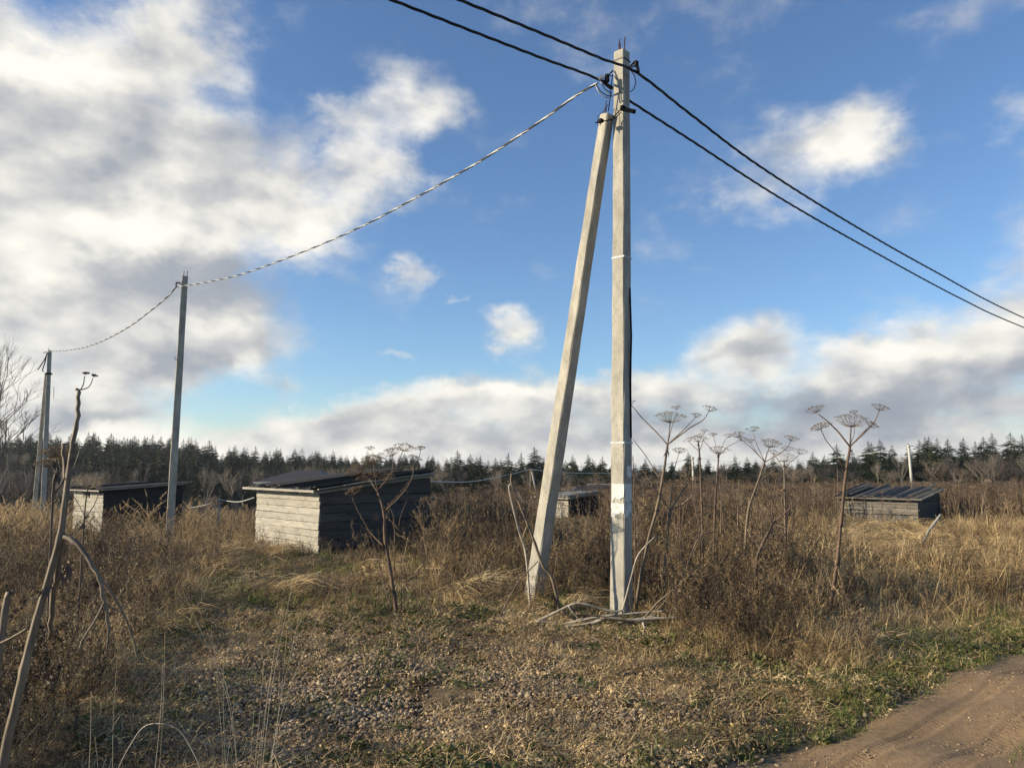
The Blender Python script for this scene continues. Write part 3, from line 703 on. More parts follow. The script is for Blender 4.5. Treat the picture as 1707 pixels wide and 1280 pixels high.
# far white poles and the low line that crosses the field
def simple_pole(u, vt, Y, r0, r1, name, mat, label, cat, dx=0):
    x = at(u + dx, vt, Y).x; z0 = h(x, Y) - .3; top = at(u, vt, Y)
    rt_ = thing(name, (x, Y, z0), label, cat, None); q = MB()
    q.tube([Vector((x, Y, z0)), Vector((x, Y, z0)).lerp(top, .5), top], [r0, (r0 + r1) / 2, r1], 10); q.build('shaft', mat, rt_, True)
    q = MB(); q.tube([top - Vector((0, 0, .25)), top + Vector((0, 0, .02))], r1 * 1.25, 10); q.build('cap', mat, rt_, True)
    return top
topR = simple_pole(1514.5, 742, 80, .15, .12, 'field_pole', M['concrete_white'], 'white pole standing against the spruces above the right hand shed', 'utility pole', 3)
topM = simple_pole(1154.5, 762, 88, .14, .11, 'field_pole', M['concrete_white'], 'thin white pole in the field just right of the tall pole', 'utility pole', .5)
py = 52; pt = at(884.5, 782, py)
rt_ = thing('wooden_post', (pt.x, py, h(pt.x, py) - .2), 'thin braced wooden post left of the slanting strut, carrying a pale wire', 'post')
q = MB(); q.tube([Vector((pt.x, py, h(pt.x, py) - .2)), pt], [.07, .055], 8); q.build('post', M['stalk_grey'], rt_)
q = MB(); q.tube([at(886, 783, py + .1), at(894, 822, py + .4), at(900, 850, py + .5)], [.05, .06, .06], 8); q.build('brace', M['concrete_white'], rt_)
pe = at(700, 800, 20.0)
wire(span(pe, pt, [(740, 803), (790, 802), (840, 793)]), .013, 'sagging pale wire running from the pale-walled shed to the braced wooden post')
wire(span(pt, topM, [(930, 787), (980, 788.5), (1030, 788), (1080, 781), (1120, 772)]), .022, 'pale wire running behind both legs of the tall pole pair')
wire(span(topM, topR, [(1230, 770), (1320, 768), (1420, 760)]), .03, 'thin wire strung between the two white field poles')
wire(span(topR, at(1900, 765, 85), [(1560, 751), (1640, 755), (1720, 756)]), .03, 'thin wire leaving the right white pole towards the edge of the wood', 'cable')
lp = at(365.5, 832, 30)
rt_ = thing('wooden_post', (lp.x, 30, h(lp.x, 30) - .2), 'short pale post left of the pale-walled shed holding a drooping wire', 'post')
q = MB(); q.tube([Vector((lp.x, 30, h(lp.x, 30) - .2)), lp], [.05, .04], 8); q.build('post', M['stalk_pale'], rt_)
q = MB(); q.tube([lp - Vector((0, 0, .04)), lp + Vector((0, 0, .03))], .055, 8); q.build('cap', M['stalk_pale'], rt_)
wire(span(lp, at(424, 829, 26), [(380, 835), (400, 836)]), .012, 'pale wire drooping from the short post to the pale-walled shed')
wire(span(lp, at(318, 846, 34), [(350, 839), (335, 843)]), .010, 'pale wire falling leftwards from the short post into the weeds')

# ------------------------------------------------------------------ sheds
def shed(C0, eL, eR, lenL, lenR, zl, zh, label, mats, planks=9, over=.22, name='shed', group=None, rough=1.0, zfloor=None):
    """C0 near corner; eL direction of the low (sunlit) wall; eR direction of the long shaded wall, which rises"""
    C0 = Vector(C0); z0 = zfloor if zfloor is not None else min(h(C0.x, C0.y), h(*(C0 + eL * lenL).xy), h(*(C0 + eR * lenR).xy)) - .15
    root = thing(name, (C0.x, C0.y, z0), label, 'shed', group)
    Z = Vector((0, 0, 1))
    def wall(p, e, ln, out, topf, mat, nm):
        mb = MB(); zt0, zt1 = topf(0), topf(1); hgt = max(zt0, zt1) - z0; n = planks; ph = hgt / n
        for k in range(n):
            za, zb = z0 + k * ph + .006, z0 + (k + 1) * ph - .004
            segs = 14; vs = []; fs = []
            off = rnd.uniform(.0, .022) * rough; tw_ = rnd.uniform(-.009, .009) * rough; bow = rnd.uniform(-.010, .010) * rough
            jo = rnd.uniform(-.03, .02) * rough
            for i in range(segs + 1):
                t_ = i / segs; s_ = t_ * (ln + jo)
                lim = topf(t_); dz_ = tw_ * (t_ - .5) * 2 + bow * math.sin(math.pi * t_)
                a = min(za + dz_, lim) + rnd.uniform(-.004, .004) * rough; b_ = min(zb + dz_, lim)
                base = Vector((p.x, p.y, 0)) + e * s_
                vs += [base + Z * a + out * (off + .012), base + Z * b_ + out * (off - .002), base + Z * b_ - out * .03, base + Z * a - out * .03]
            for i in range(segs):
                o = i * 4
                for q_ in range(4): fs.append((o + q_, o + 4 + q_, o + 4 + (q_ + 1) % 4, o + (q_ + 1) % 4))
            fs += [(0, 1, 2, 3), (segs * 4 + 3, segs * 4 + 2, segs * 4 + 1, segs * 4)]
            mb.add(vs, fs)
        return mb.build(nm, mat, root)
    oL = Vector((eL.y, -eL.x, 0)); 
    if oL.dot(eR) > 0: oL = -oL
    oR = Vector((eR.y, -eR.x, 0))
    if oR.dot(eL) > 0: oR = -oR
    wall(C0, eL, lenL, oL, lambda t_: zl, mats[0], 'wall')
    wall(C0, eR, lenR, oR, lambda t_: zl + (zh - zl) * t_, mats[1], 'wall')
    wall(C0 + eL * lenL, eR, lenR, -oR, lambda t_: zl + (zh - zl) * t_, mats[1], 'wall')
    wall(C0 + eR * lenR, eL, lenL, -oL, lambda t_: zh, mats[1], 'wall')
    for p in (C0, C0 + eL * lenL, C0 + eR * lenR):
        q = MB(); zt = zl - .03 if (p - C0).dot(eR) < .1 else zh - .03
        q.box(Vector((p.x, p.y, (z0 + zt) / 2)) + (eR * .05 if (p - C0).dot(eR) < .1 else -eR * .05) + (eL * .05 if (p - C0).dot(eL) < .1 else -eL * .05), (.04, .04, (zt - z0) / 2), Matrix.Rotation(math.atan2(eR.y, eR.x), 3, 'Z'))
        q.build('corner_post', mats[1], root)
    # rafters along eR showing under the low eave
    sl = (zh - zl) / lenR; dirR = (eR + Z * sl).normalized(); nR = dirR.cross(eL).normalized()
    if nR.z < 0: nR = -nR
    m3 = Matrix((dirR, eL, nR)).transposed()
    nraf = max(3, int(lenL / .55))
    for k in range(nraf + 1):
        s_ = .06 + (lenL - .12) * k / nraf
        c_ = Vector((C0.x, C0.y, zl)) + eL * s_ + dirR * (lenR / 2) + nR * .04
        q = MB(); q.box(c_, (lenR / 2 + over * .6, .025, .03), m3); q.build('rafter', mats[2], root)
    # battens across and long boards up the slope, ragged
    bm_ = MB()
    nb_ = int((lenL + 2 * over) / .15)
    for k in range(nb_):
        if rnd.random() < .10: continue
        s_ = -over + (lenL + 2 * over) * (k + .5) / nb_
        a0 = -over * rnd.uniform(.85, 1.2); a1 = lenR + over * rnd.uniform(.3, 1.9)
        if rnd.random() < .15 * rough: a1 -= rnd.uniform(.2, .9)
        c_ = Vector((C0.x, C0.y, zl)) + eL * s_ + dirR * ((a0 + a1) / 2) + nR * (.12 + .006 * (k % 2) + rnd.choice([0, .015, .03, .06]) * rough)
        m4 = m3 @ Matrix.Rotation(rnd.uniform(-.02, .02) * rough, 3, 'Z') @ Matrix.Rotation(rnd.uniform(-.3, .3) * rough, 3, 'X')
        bm_.box(c_, ((a1 - a0) / 2, (.072 * rnd.uniform(.7, 1.1)), .011), m4)
    bm_.box(Vector((C0.x, C0.y, zl)) + dirR * (lenR / 2) + eL * (lenL / 2) + nR * .104, (lenR / 2 + over * .8, lenL / 2 + over * .8, .003), m3)  # added solid sheet that keeps sun from leaking through the board gaps
    roof = bm_.build('roof', mats[3], root)
    q = MB()
    for f_ in (0.0, .33, .66, 1.0):
        c_ = Vector((C0.x, C0.y, zl)) + dirR * (-over * .7 + (lenR + over * 1.2) * f_) + eL * (lenL / 2) + nR * .095
        q.box(c_, (.03, lenL / 2 + over, .013), m3)
    e_ = q.build('batten', mats[2], roof); 
    # weathered edge board along the low eave
    q = MB(); c_ = Vector((C0.x, C0.y, zl)) + dirR * (-over * 1.05 - .02) + eL * (lenL / 2) + nR * .10
    q.box(c_, (.014, lenL / 2 + over, .024), m3); q.build('eave_board', mats[0], root)
    for k_ in range(5):     # ragged short boards along the near verge
        a0 = lenR * (k_ / 5) - over * .7; a1 = a0 + lenR / 5 + over * rnd.uniform(.4, 1.1); q = MB()
        c_ = Vector((C0.x, C0.y, zl)) + dirR * ((a0 + a1) / 2) - eL * (over + rnd.uniform(-.03, .06)) + nR * (.115 + .012 * (k_ % 2) + rnd.uniform(0, .02))
        q.box(c_, ((a1 - a0) / 2, .035, .009), m3 @ Matrix.Rotation(rnd.uniform(-.03, .03), 3, 'Z') @ Matrix.Rotation(rnd.uniform(-.02, .02), 3, 'Y')); q.build('verge_board', mats[0], root)
    return root
def dirs(vL, vR):
    a = Vector((vL[0], vL[1], 0)).normalized(); b_ = Vector((-a.y, a.x, 0))
    if b_.dot(Vector((vR[0], vR[1], 0))) < 0: b_ = -b_
    return a, b_
def pl(u, v, Y): p = at(u, v, Y); return Vector((p.x, p.y, 0))
eL, eR = dirs((-2.15, 2.35), (1.9, 2.1))
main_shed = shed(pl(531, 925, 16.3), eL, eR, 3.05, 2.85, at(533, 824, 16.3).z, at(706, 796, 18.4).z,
     'plank shed with a sunlit pale wall and a dark shaded wall in the middle distance', (M['plank'], M['plank_shaded'], M['plank'], M['board']), 10)
eL2, eR2 = dirs((-.797, .60), (.60, .797))
shed(pl(170, 880, 27.0), eL2, eR2, 2.2, 2.9, at(170, 822, 27).z, at(275, 813, 28.5).z, 'low dark shed in the tall grass at far left, behind the lone pole', (M['plank'], M['plank_deep_shade'], M['board'], M['board']), 10, .25)
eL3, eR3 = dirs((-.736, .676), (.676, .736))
shed(pl(1532, 875, 27.5), eL3, eR3, 2.75, 2.9, at(1532, 836, 27.5).z, at(1562, 819, 30).z, 'grey plank shed sunk in weeds at the right under a sagging board roof', (M['plank_grey'], M['plank_shaded'], M['board_grey'], M['board_grey']), 8, .2, rough=2.0)
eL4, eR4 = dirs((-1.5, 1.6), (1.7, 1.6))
shed(pl(948, 862, 33), eL4, eR4, 1.9, 2.2, at(948, 834, 33).z, at(986, 825, 34.5).z, 'small dark shed between the slanting strut and the tall pole', (M['plank'], M['plank_deep_shade'], M['plank'], M['plank']), 8, .18)

# plank leaning / horizontal rail at right of the main shed
q = MB(); a_, b_ = at(704, 832, 18.9), at(723, 831, 18.9); q.tube([a_, b_], .035, 6)
tag(q.build('rail', M['plank'], None), 'short pale rail sticking out behind the dark wall of the middle shed', 'rail')
q = MB(); q.tube([at(1533, 915, 17.5) , at(1548, 885, 17.6), at(1568, 858, 17.8)], [.03, .03, .028], 8)
tag(q.build('wooden_stake', M['plank'], None), 'pale stake leaning to the right in front of the right hand shed', 'stake')

# ------------------------------------------------------------------ far house and low outbuilding
def hip_house(u0, u1, ue, Y, vE, vR, ur, label, depth, name='house', gable=False):
    a = at(u0, vE, Y); b_ = at(u1, vE, Y); zE = a.z; zR = at(ur, vR, Y).z
    x0, x1 = a.x, b_.x; root = thing(name, ((x0 + x1) / 2, Y, h((x0 + x1) / 2, Y) - .3), label, 'house')
    z0 = h((x0 + x1) / 2, Y) - .4; o = .45
    q = MB(); q.box(((x0 + x1) / 2, Y + depth / 2, (z0 + zE) / 2), ((x1 - x0) / 2 - o, depth / 2 - o, (zE - z0) / 2)); q.build('wall', M['brick'], root)
    xr = at(ur, vR, Y).x; q = MB()
    rl = (x1 - x0) * .14 if not gable else (x1 - x0) * .45
    vs = [(x0, Y, zE), (x1, Y, zE), (x1, Y + depth, zE), (x0, Y + depth, zE), (xr - rl, Y + depth / 2, zR), (xr + rl, Y + depth / 2, zR)]
    q.add(vs, [(0, 1, 5, 4), (1, 2, 5), (2, 3, 4, 5), (3, 0, 4), (3, 2, 1, 0)])
    roof = q.build('roof', M['roof_metal'], root)
    q = MB()
    for k in range(1, 16):     # raised seams
        t_ = k / 16; xb = x0 + (x1 - x0) * t_
        xt = min(max(xb, xr - rl), xr + rl); f_ = 1.0
        if xb < xr - rl: f_ = (xb - x0) / (xr - rl - x0); xt = xb
        if xb > xr + rl: f_ = (x1 - xb) / (x1 - xr - rl); xt = xb
        q.tube([Vector((xb, Y - .01, zE + .02)), Vector((xt, Y + depth / 2 * f_, zE + (zR - zE) * f_ + .02))], .03, 4)
    q.build('seam', M['roof_metal'], roof)
    q = MB(); q.tube([vs[4], vs[5]], .08, 6); q.tube([vs[1], vs[5]], .07, 6); q.tube([vs[0], vs[4]], .07, 6); q.build('ridge_cap', M['fascia'], roof)
    q = MB(); q.box(((x0 + x1) / 2, Y - .02, zE - .09), ((x1 - x0) / 2, .03, .09)); q.build('fascia', M['fascia'], root)
    for t_ in (.3, .7):
        q = MB(); q.box((x0 + (x1 - x0) * t_, Y + o - .02, zE - 1.1), (.5, .03, .6)); w_ = q.build('window', M['black'], root)
        q = MB(); q.box((x0 + (x1 - x0) * t_, Y + o - .03, zE - .47), (.56, .05, .04)); q.build('lintel', M['fascia'], w_)
        q = MB(); q.box((x0 + (x1 - x0) * t_, Y + o - .03, zE - 1.73), (.56, .05, .04)); q.build('sill', M['fascia'], w_)
hip_house(422, 556, 0, 75, 803, 784, 492, 'brown hip roofed house rising behind the middle shed', 9.0)
hip_house(955, 1046, 0, 50, 822, 811.5, 1005, 'low building with a dull brown roof behind the small dark shed', 4.0, 'outbuilding', True)

# ------------------------------------------------------------------ dead hogweed (large individual plants)
def umbel(mb, c, up, Rr, rays=26, spread=1.0, mi=0, fine=True, droop=0.0):
    c = Vector(c); up = Vector(up).normalized(); a = up.orthogonal().normalized(); b_ = up.cross(a)
    rays = int(rays * (1.25 if fine else 1))
    for k in range(rays):
        if rnd.random() < .14: continue
        ring = math.sqrt((k + .5) / rays); ang = k * 2.39996 + rnd.uniform(-.15, .15)
        rad = a * math.cos(ang) + b_ * math.sin(ang)
        hh_ = Rr * (.62 - .30 * ring * ring) * rnd.uniform(.92, 1.08)
        e = c + rad * (Rr * ring * rnd.uniform(.92, 1.05)) + up * hh_ + Vector((0, 0, -droop * ring * Rr))
        m_ = c + rad * (Rr * ring * .62) + up * hh_ * .35
        if fine:
            mb.tube([c, m_, e], [.0022, .0015, .0011], 3, mi, False)
            ns = 8
            for j in range(ns):
                q_ = 2 * math.pi * j / ns + rnd.random(); rr = Rr * .115 * rnd.uniform(.6, 1.15)
                s_ = e + (a * math.cos(q_) + b_ * math.sin(q_)) * rr + up * rr * rnd.uniform(.2, .8)
                side = (a * -math.sin(q_) + b_ * math.cos(q_)) * .0013
                mb.add([e - side, e + side, s_ + side, s_ - side], [(0, 1, 2, 3)], mi)
                if rnd.random() < .75:
                    w1 = Vector((rnd.uniform(-1, 1), rnd.uniform(-1, 1), rnd.uniform(-1, 1))).normalized() * rnd.uniform(.004, .008); w2 = w1.orthogonal().normalized() * rnd.uniform(.003, .006)
                    mb.add([s_ - w1, s_ - w2, s_ + w1, s_ + w2], [(0, 1, 2, 3)], mi)
        else:
            side = (a * -math.sin(ang) + b_ * math.cos(ang)) * Rr * .02
            mb.add([c - side, c + side, m_ + side, m_ - side], [(0, 1, 2, 3)], mi)
            mb.add([m_ - side, m_ + side, e], [(0, 1, 2)], mi)
            w1 = a * Rr * .10; w2 = b_ * Rr * .10; up2 = up * Rr * .05
            mb.add([e - w1, e - w2 + up2, e + w1, e + w2 - up2], [(0, 1, 2, 3)], mi)
def wig(pts, amp, sub=5):
    ps = interp_pts(pts, sub * (len(pts) - 1))
    return [p if i in (0, len(ps) - 1) else p + Vector((rnd.uniform(-amp, amp), rnd.uniform(-amp, amp), 0)) for i, p in enumerate(ps)]
def hogweed(Y, stem, r0, r1, branches, umbels, label, mat='stalk', umat='umbel', base_ground=True, name='dead_hogweed', group='dead hogweed stalks standing in the field', cat='dead plant', extra=()):
    """stem: pixels of the main stalk (foot first); branches: (list of (u, v, dY)), radius0, radius1; umbels: (u, v, dY, radius in px, rays, tilt)"""
    P = [at(u, v, Y + (q[0] if q else 0)) for (u, v, *q) in stem]
    if base_ground: P[0].z = min(P[0].z, h(P[0].x, P[0].y)) - .03
    root = thing(name, P[0], label, cat, group)
    mb = MB(); ps = wig(P, r0 * .07 if len(P) < 9 else 0); n = len(ps)
    rr = []
    for i in range(n):
        r = r0 + (r1 - r0) * i / (n - 1)
        if i % (15 if len(P) > 8 else 5) == 0 and 0 < i < n - 1: r *= 1.16
        rr.append(r)
    mb.tube(ps, rr, 16 if r0 > .016 else 10, 0, True, .05, .16)
    for (pts, a, b_) in branches:
        q_ = wig([at(u, v, Y + d) for (u, v, d) in pts], a * .3); m_ = len(q_)
        mb.tube(q_, [a + (b_ - a) * i / (m_ - 1) for i in range(m_)], 6, 0, True, .08)
    # dry leaf sheaths hanging from nodes
    auto = [(stem[-1][0], stem[-1][1] + 3, 0, .07), (stem[len(stem) // 2][0], stem[len(stem) // 2][1], 0, .10)] if umbels and r0 < .0245 else []
    for (u, v, d, ln) in list(extra) + auto:
        p = at(u, v, Y + d)
        for k in range(10):
            dr = Vector((rnd.uniform(-.5, .5), rnd.uniform(-.5, .5), -1)).normalized(); sd = dr.orthogonal().normalized() * rnd.uniform(.003, .009)
            e1 = p + dr * ln * rnd.uniform(.3, .6); e2 = p + dr * ln * rnd.uniform(.7, 1.1) + sd * 2
            mb.add([p - sd * .4, p + sd * .4, e1 + sd, e1 - sd], [(0, 1, 2, 3)], 1); mb.add([e1 - sd, e1 + sd, e2], [(0, 1, 2)], 1)
    mb.build('stem', [M[mat], M['stalk_dark']], root, True)
    for (u, v, d, rp, rays, tilt) in umbels:
        c_ = at(u, v, Y + d); Rm = rp / F * (Y + d)
        q = MB(); umbel(q, c_, (tilt, rnd.uniform(-.25, .05), 1), Rm, rays); q.build('umbel', M[umat], root)
    return root
hogweed(8.6, [(1378, 1030), (1394, 947), (1402, 869), (1410, 791), (1417, 744)], .024, .014,
    [([(1417, 744, 0), (1390, 712, .05), (1364, 690, .1)], .010, .005), ([(1417, 744, 0), (1418, 725, 0), (1419, 709, 0)], .009, .006),
     ([(1417, 744, 0), (1440, 722, -.08), (1457, 704, -.12), (1466, 684, -.15)], .009, .004), ([(1417, 744, 0), (1438, 722, .1), (1450, 709, .15)], .006, .003),
     ([(1408, 784, 0), (1391, 752, -.1), (1377, 734, -.15), (1368, 714, -.2)], .006, .004), ([(1417, 742, 0), (1424, 722, .1), (1424, 690, .15)], .004, .002),
     ([(1392, 945, 0), (1368, 915, -.1), (1352, 905, -.15)], .004, .002), ([(1404, 875, 0), (1388, 858, .1)], .006, .003), ([(1402, 869, 0), (1397, 820, .05), (1396, 782, .06)], .006, .004)],
    [(1419, 712, 0, 31, 42, 0), (1361, 688, .1, 17, 22, -.4), (1367, 716, -.2, 15, 20, -.5), (1466, 684, -.15, 15, 20, .3), (1450, 712, .15, 14, 18, .5), (1424, 690, .15, 9, 10, 0), (1378, 712, .1, 10, 12, -.3)],
    'tallest dead hogweed on its own at the right, reddish stalk with a broad flat umbel', 'stalk_red', 'umbel', extra=[(1400, 925, 0, .12), (1400, 935, 0, .18)])
hogweed(9.6, [(1057, 995), (1077, 915), (1096, 844), (1105, 794), (1113, 741)], .024, .013,
    [([(1113, 741, 0), (1116, 718, 0), (1117, 703, 0)], .008, .006), ([(1113, 741, 0), (1149, 714, -.1), (1172, 700, -.12), (1183, 684, -.15)], .009, .004),
     ([(1113, 741, 0), (1140, 716, .1), (1160, 695, .12)], .007, .004), ([(1113, 741, 0), (1120, 712, .08), (1128, 684, .1)], .005, .003),
     ([(1113, 741, 0), (1092, 718, .1), (1071, 697, .15), (1052, 674, .2)], .008, .005), ([(1100, 800, 0), (1080, 765, .1), (1055, 732, .15)], .006, .005)],
    [(1117, 705, 0, 28, 40, .05), (1183, 686, -.15, 14, 18, .2), (1160, 696, .12, 11, 14, 0), (1128, 682, .1, 9, 12, 0), (1052, 674, .2, 9, 12, -.2)],
    'dead hogweed beside the tall pole, pale stalk with umbels fanning out to the right', 'stalk', 'umbel_pale', extra=[(1112, 748, 0, .12)])
hogweed(9.2, [(1105, 985), (1108, 947), (1112, 900), (1117, 851)], .020, .014,
    [([(1117, 851, 0), (1133, 826, 0), (1146, 806, .1)], .010, .008), ([(1117, 851, 0), (1138, 840, -.1), (1155, 825, -.2)], .009, .006),
     ([(1117, 851, 0), (1095, 818, .1), (1067, 778, .2)], .007, .004), ([(1117, 851, 0), (1122, 800, .1), (1126, 775, .15), (1133, 752, .2)], .006, .004)],
    [(1133, 755, .2, 13, 16, 0)], 'forked dead hogweed stub with pale split arms just right of the tall pole', 'stalk_grey')
hogweed(12.5, [(1171, 890), (1169, 816), (1166, 760), (1164, 735)], .020, .010,
    [([(1166, 752, 0), (1156, 744, .1), (1149, 736, .2)], .006, .004), ([(1166, 752, 0), (1172, 735, -.1), (1174, 720, -.1)], .005, .003)],
    [(1164, 737, 0, 16, 26, 0), (1149, 736, .2, 9, 12, -.3), (1174, 720, -.1, 7, 10, .1)], 'slim dark hogweed, second from the tall pole, small round umbel', 'stalk_dark')
hogweed(12, [(1186, 900), (1192, 844), (1196, 790), (1198, 754)], .020, .010,
    [([(1198, 760, 0), (1180, 742, .1), (1168, 728, .2)], .006, .004), ([(1198, 760, 0), (1213, 745, -.1), (1236, 733, -.1)], .006, .003),
     ([(1198, 760, 0), (1190, 730, .1), (1188, 726, .1)], .004, .003), ([(1198, 760, 0), (1208, 735, .1), (1216, 727, .1)], .004, .003)],
    [(1198, 756, 0, 18, 26, 0), (1168, 728, .2, 9, 12, -.3), (1189, 727, .1, 8, 12, 0), (1216, 729, .1, 9, 12, 0), (1236, 735, -.1, 11, 14, .2)], 'dark hogweed with a whorl of five umbels left of the leaning one', 'stalk_dark')
hogweed(10.5, [(1236, 945), (1246, 862), (1258, 819), (1275, 770)], .022, .012,
    [([(1275, 770, 0), (1279, 755, 0), (1283, 745, 0)], .008, .005), ([(1275, 770, 0), (1254, 748, .1), (1230, 728, .2)], .008, .004), ([(1275, 770, 0), (1262, 742, -.1), (1256, 722, -.1)], .005, .003),
     ([(1275, 770, 0), (1298, 757, -.1), (1312, 746, -.1), (1318, 735, -.1)], .007, .004), ([(1262, 808, 0), (1275, 795, .1), (1293, 783, .1), (1300, 778, .1)], .008, .006),
     ([(1275, 770, 0), (1262, 755, .1), (1251, 738, .1)], .005, .003)],
    [(1283, 746, 0, 21, 34, .1), (1230, 729, .2, 13, 18, -.2), (1256, 719, -.1, 12, 16, -.1), (1319, 735, -.1, 13, 18, .2), (1251, 738, .1, 9, 12, 0), (1290, 757, .1, 10, 12, .2)],
    'dead hogweed leaning right with a wide cluster of umbels, midway to the tallest one', 'stalk', 'umbel')
hogweed(9.8, [(1258, 960), (1262, 935), (1269, 912), (1288, 873)], .022, .016,
    [([(1288, 873, 0), (1270, 852, .1), (1246, 828, .2)], .009, .006), ([(1288, 873, 0), (1308, 855, -.1), (1328, 838, -.15), (1339, 820, -.2)], .010, .006),
     ([(1267, 916, 0), (1258, 900, .1), (1246, 884, .15)], .010, .008), ([(1288, 873, 0), (1310, 880, -.2), (1325, 888, -.25), (1338, 882, -.3)], .008, .004)],
    [], 'broken dark hogweed stalk forking like an X, without umbels', 'stalk_dark', extra=[(1288, 880, 0, .08)])
hogweed(13, [(1311, 956), (1309, 880), (1308, 812), (1307, 770)], .022, .012,
    [([(1307, 780, 0), (1324, 765, .1), (1334, 756, .1)], .006, .004), ([(1307, 780, 0), (1296, 765, .1), (1288, 756, .1)], .006, .004)],
    [(1307, 770, 0, 22, 30, 0), (1334, 757, .1, 13, 16, .2), (1313, 752, .3, 12, 14, 0)], 'straight dead hogweed behind the X shaped one, dome of brown umbels', 'stalk')
hogweed(8.9, [(664, 1036), (650, 946), (642, 900), (640, 853), (630, 821)], .024, .013,
    [([(630, 821, 0), (615, 798, .1), (600, 786, .15)], .009, .005), ([(630, 821, 0), (626, 800, 0), (622, 768, .05)], .008, .005),
     ([(632, 815, 0), (653, 786, -.1), (655, 758, -.1)], .006, .004), ([(640, 853, 0), (668, 826, -.05), (687, 797, -.1), (690, 768, -.1)], .009, .005),
     ([(640, 850, 0), (666, 822, .1), (684, 800, .12)], .007, .005), ([(634, 812, 0), (660, 780, .1), (671, 752, .15)], .006, .004), ([(690, 785, -.1), (698, 765, -.1), (701, 750, -.1)], .004, .003),
     ([(641, 911, 0), (620, 890, .1), (608, 871, .1), (596, 850, .1), (587, 829, .1)], .012, .004), ([(657, 950, .1), (658, 905, .1), (656, 861, .1), (646, 838, .1)], .008, .006),
     ([(654, 1020, .1), (640, 970, .15), (626, 915, .2), (612, 880, .2)], .007, .004), ([(669, 1015, 0), (668, 930, .1), (665, 874, .1), (680, 830, .1)], .006, .003)],
    [(601, 790, .15, 27, 34, -.5), (622, 772, .05, 20, 28, 0), (654, 760, -.1, 20, 28, -.3), (673, 752, .15, 19, 26, .2), (690, 768, -.1, 13, 16, .3), (701, 750, -.1, 9, 12, 0),
     (592, 824, .1, 18, 22, -.5), (636, 800, .1, 22, 26, .2), (617, 750, .1, 9, 10, 0), (612, 802, .2, 20, 22, -.3)],
    'large dead hogweed with many drooping umbels standing in front of the middle shed', 'stalk_red', 'umbel', extra=[(642, 905, 0, .15), (626, 855, 0, .12), (655, 975, 0, .2)])
HP = []
for q_ in range(5):
    hg = rnd.uniform(1.3, 1.8); root = thing('dead_hogweed', (0, 0, 0), 'x', 'dead plant'); a_ = MB(); ums = []
    top = Vector((rnd.uniform(-.25, .25), rnd.uniform(-.1, .1), hg)); mid = top * .55 + Vector((rnd.uniform(-.08, .08), 0, 0)); a_.tube(wig([Vector((0, 0, -.08)), mid, top], .004), [.013 - .0006 * i for i in range(11)], 6)
    ks = []
    def one(*a, **k2): um_ = MB(); umbel(um_, *a, **k2); ums.append(um_)
    if q_ != 3: one(top, (rnd.uniform(-.2, .2), 0, 1), rnd.uniform(.10, .15), 20)
    for k_ in range(rnd.randint(2, 4)):
        p = mid.lerp(top, rnd.uniform(.2, .9)); a = rnd.uniform(0, 6.283); d = Vector((math.cos(a), math.sin(a) * .6, rnd.uniform(.5, 1.1))) * rnd.uniform(.2, .4)
        a_.tube(wig([p, p + d * .5 + Vector((0, 0, -.04)), p + d], .003), [.007 - .0003 * i for i in range(11)], 5)
        if q_ != 3 and rnd.random() < .8: one(p + d, (d.x * .5, d.y * .5, 1), rnd.uniform(.06, .1), 12)
    me_ = [('stem', a_.mesh('stem', M[('stalk', 'stalk_dark', 'stalk_red', 'stalk', 'stalk_dark')[q_]], True))] + [('umbel', um_.mesh('umbel', M['umbel'])) for um_ in ums]
    for nm_, m_ in me_:
        c_ = bpy.data.objects.new(nm_, m_); COL.objects.link(c_); c_.parent = root; ks.append(c_)
    KIDS[root.name] = ks; HP.append(root)
def sprinkle(n, u0, u1, y0, y1, label, s0=.6, s1=.95):
    for k_ in range(n):
        u_ = rnd.uniform(u0, u1); Y_ = rnd.uniform(y0, y1); x_ = at(u_, 775, Y_).x
        o_ = copy_tree(HP[rnd.randrange(5)], (x_, Y_, h(x_, Y_)), rnd.uniform(0, 6.28), rnd.uniform(s0, s1), label, label)
        o_.rotation_euler = (rnd.gauss(0, .12), rnd.gauss(0, .16), rnd.uniform(0, 6.28))
sprinkle(34, 1050, 1360, 9.6, 19, 'brown dead hogweed tangled in the thicket right of the tall pole')
sprinkle(14, 720, 1010, 13, 22, 'brown dead hogweed in the growth between the middle shed and the tall pole', .6, .9)
sprinkle(9, 1410, 1707, 14, 24, 'small dead hogweed in the pale grass in front of the right hand shed', .3, .5)
sprinkle(10, 1400, 1600, 23, 26, 'thin dead hogweed standing against the front of the right hand shed', .45, .75)
sprinkle(9, 150, 420, 15, 30, 'small dead hogweed in the grass around the lone pole', .35, .6)
for o_ in HP:
    for c_ in KIDS[o_.name]: bpy.data.objects.remove(c_)
    bpy.data.objects.remove(o_)
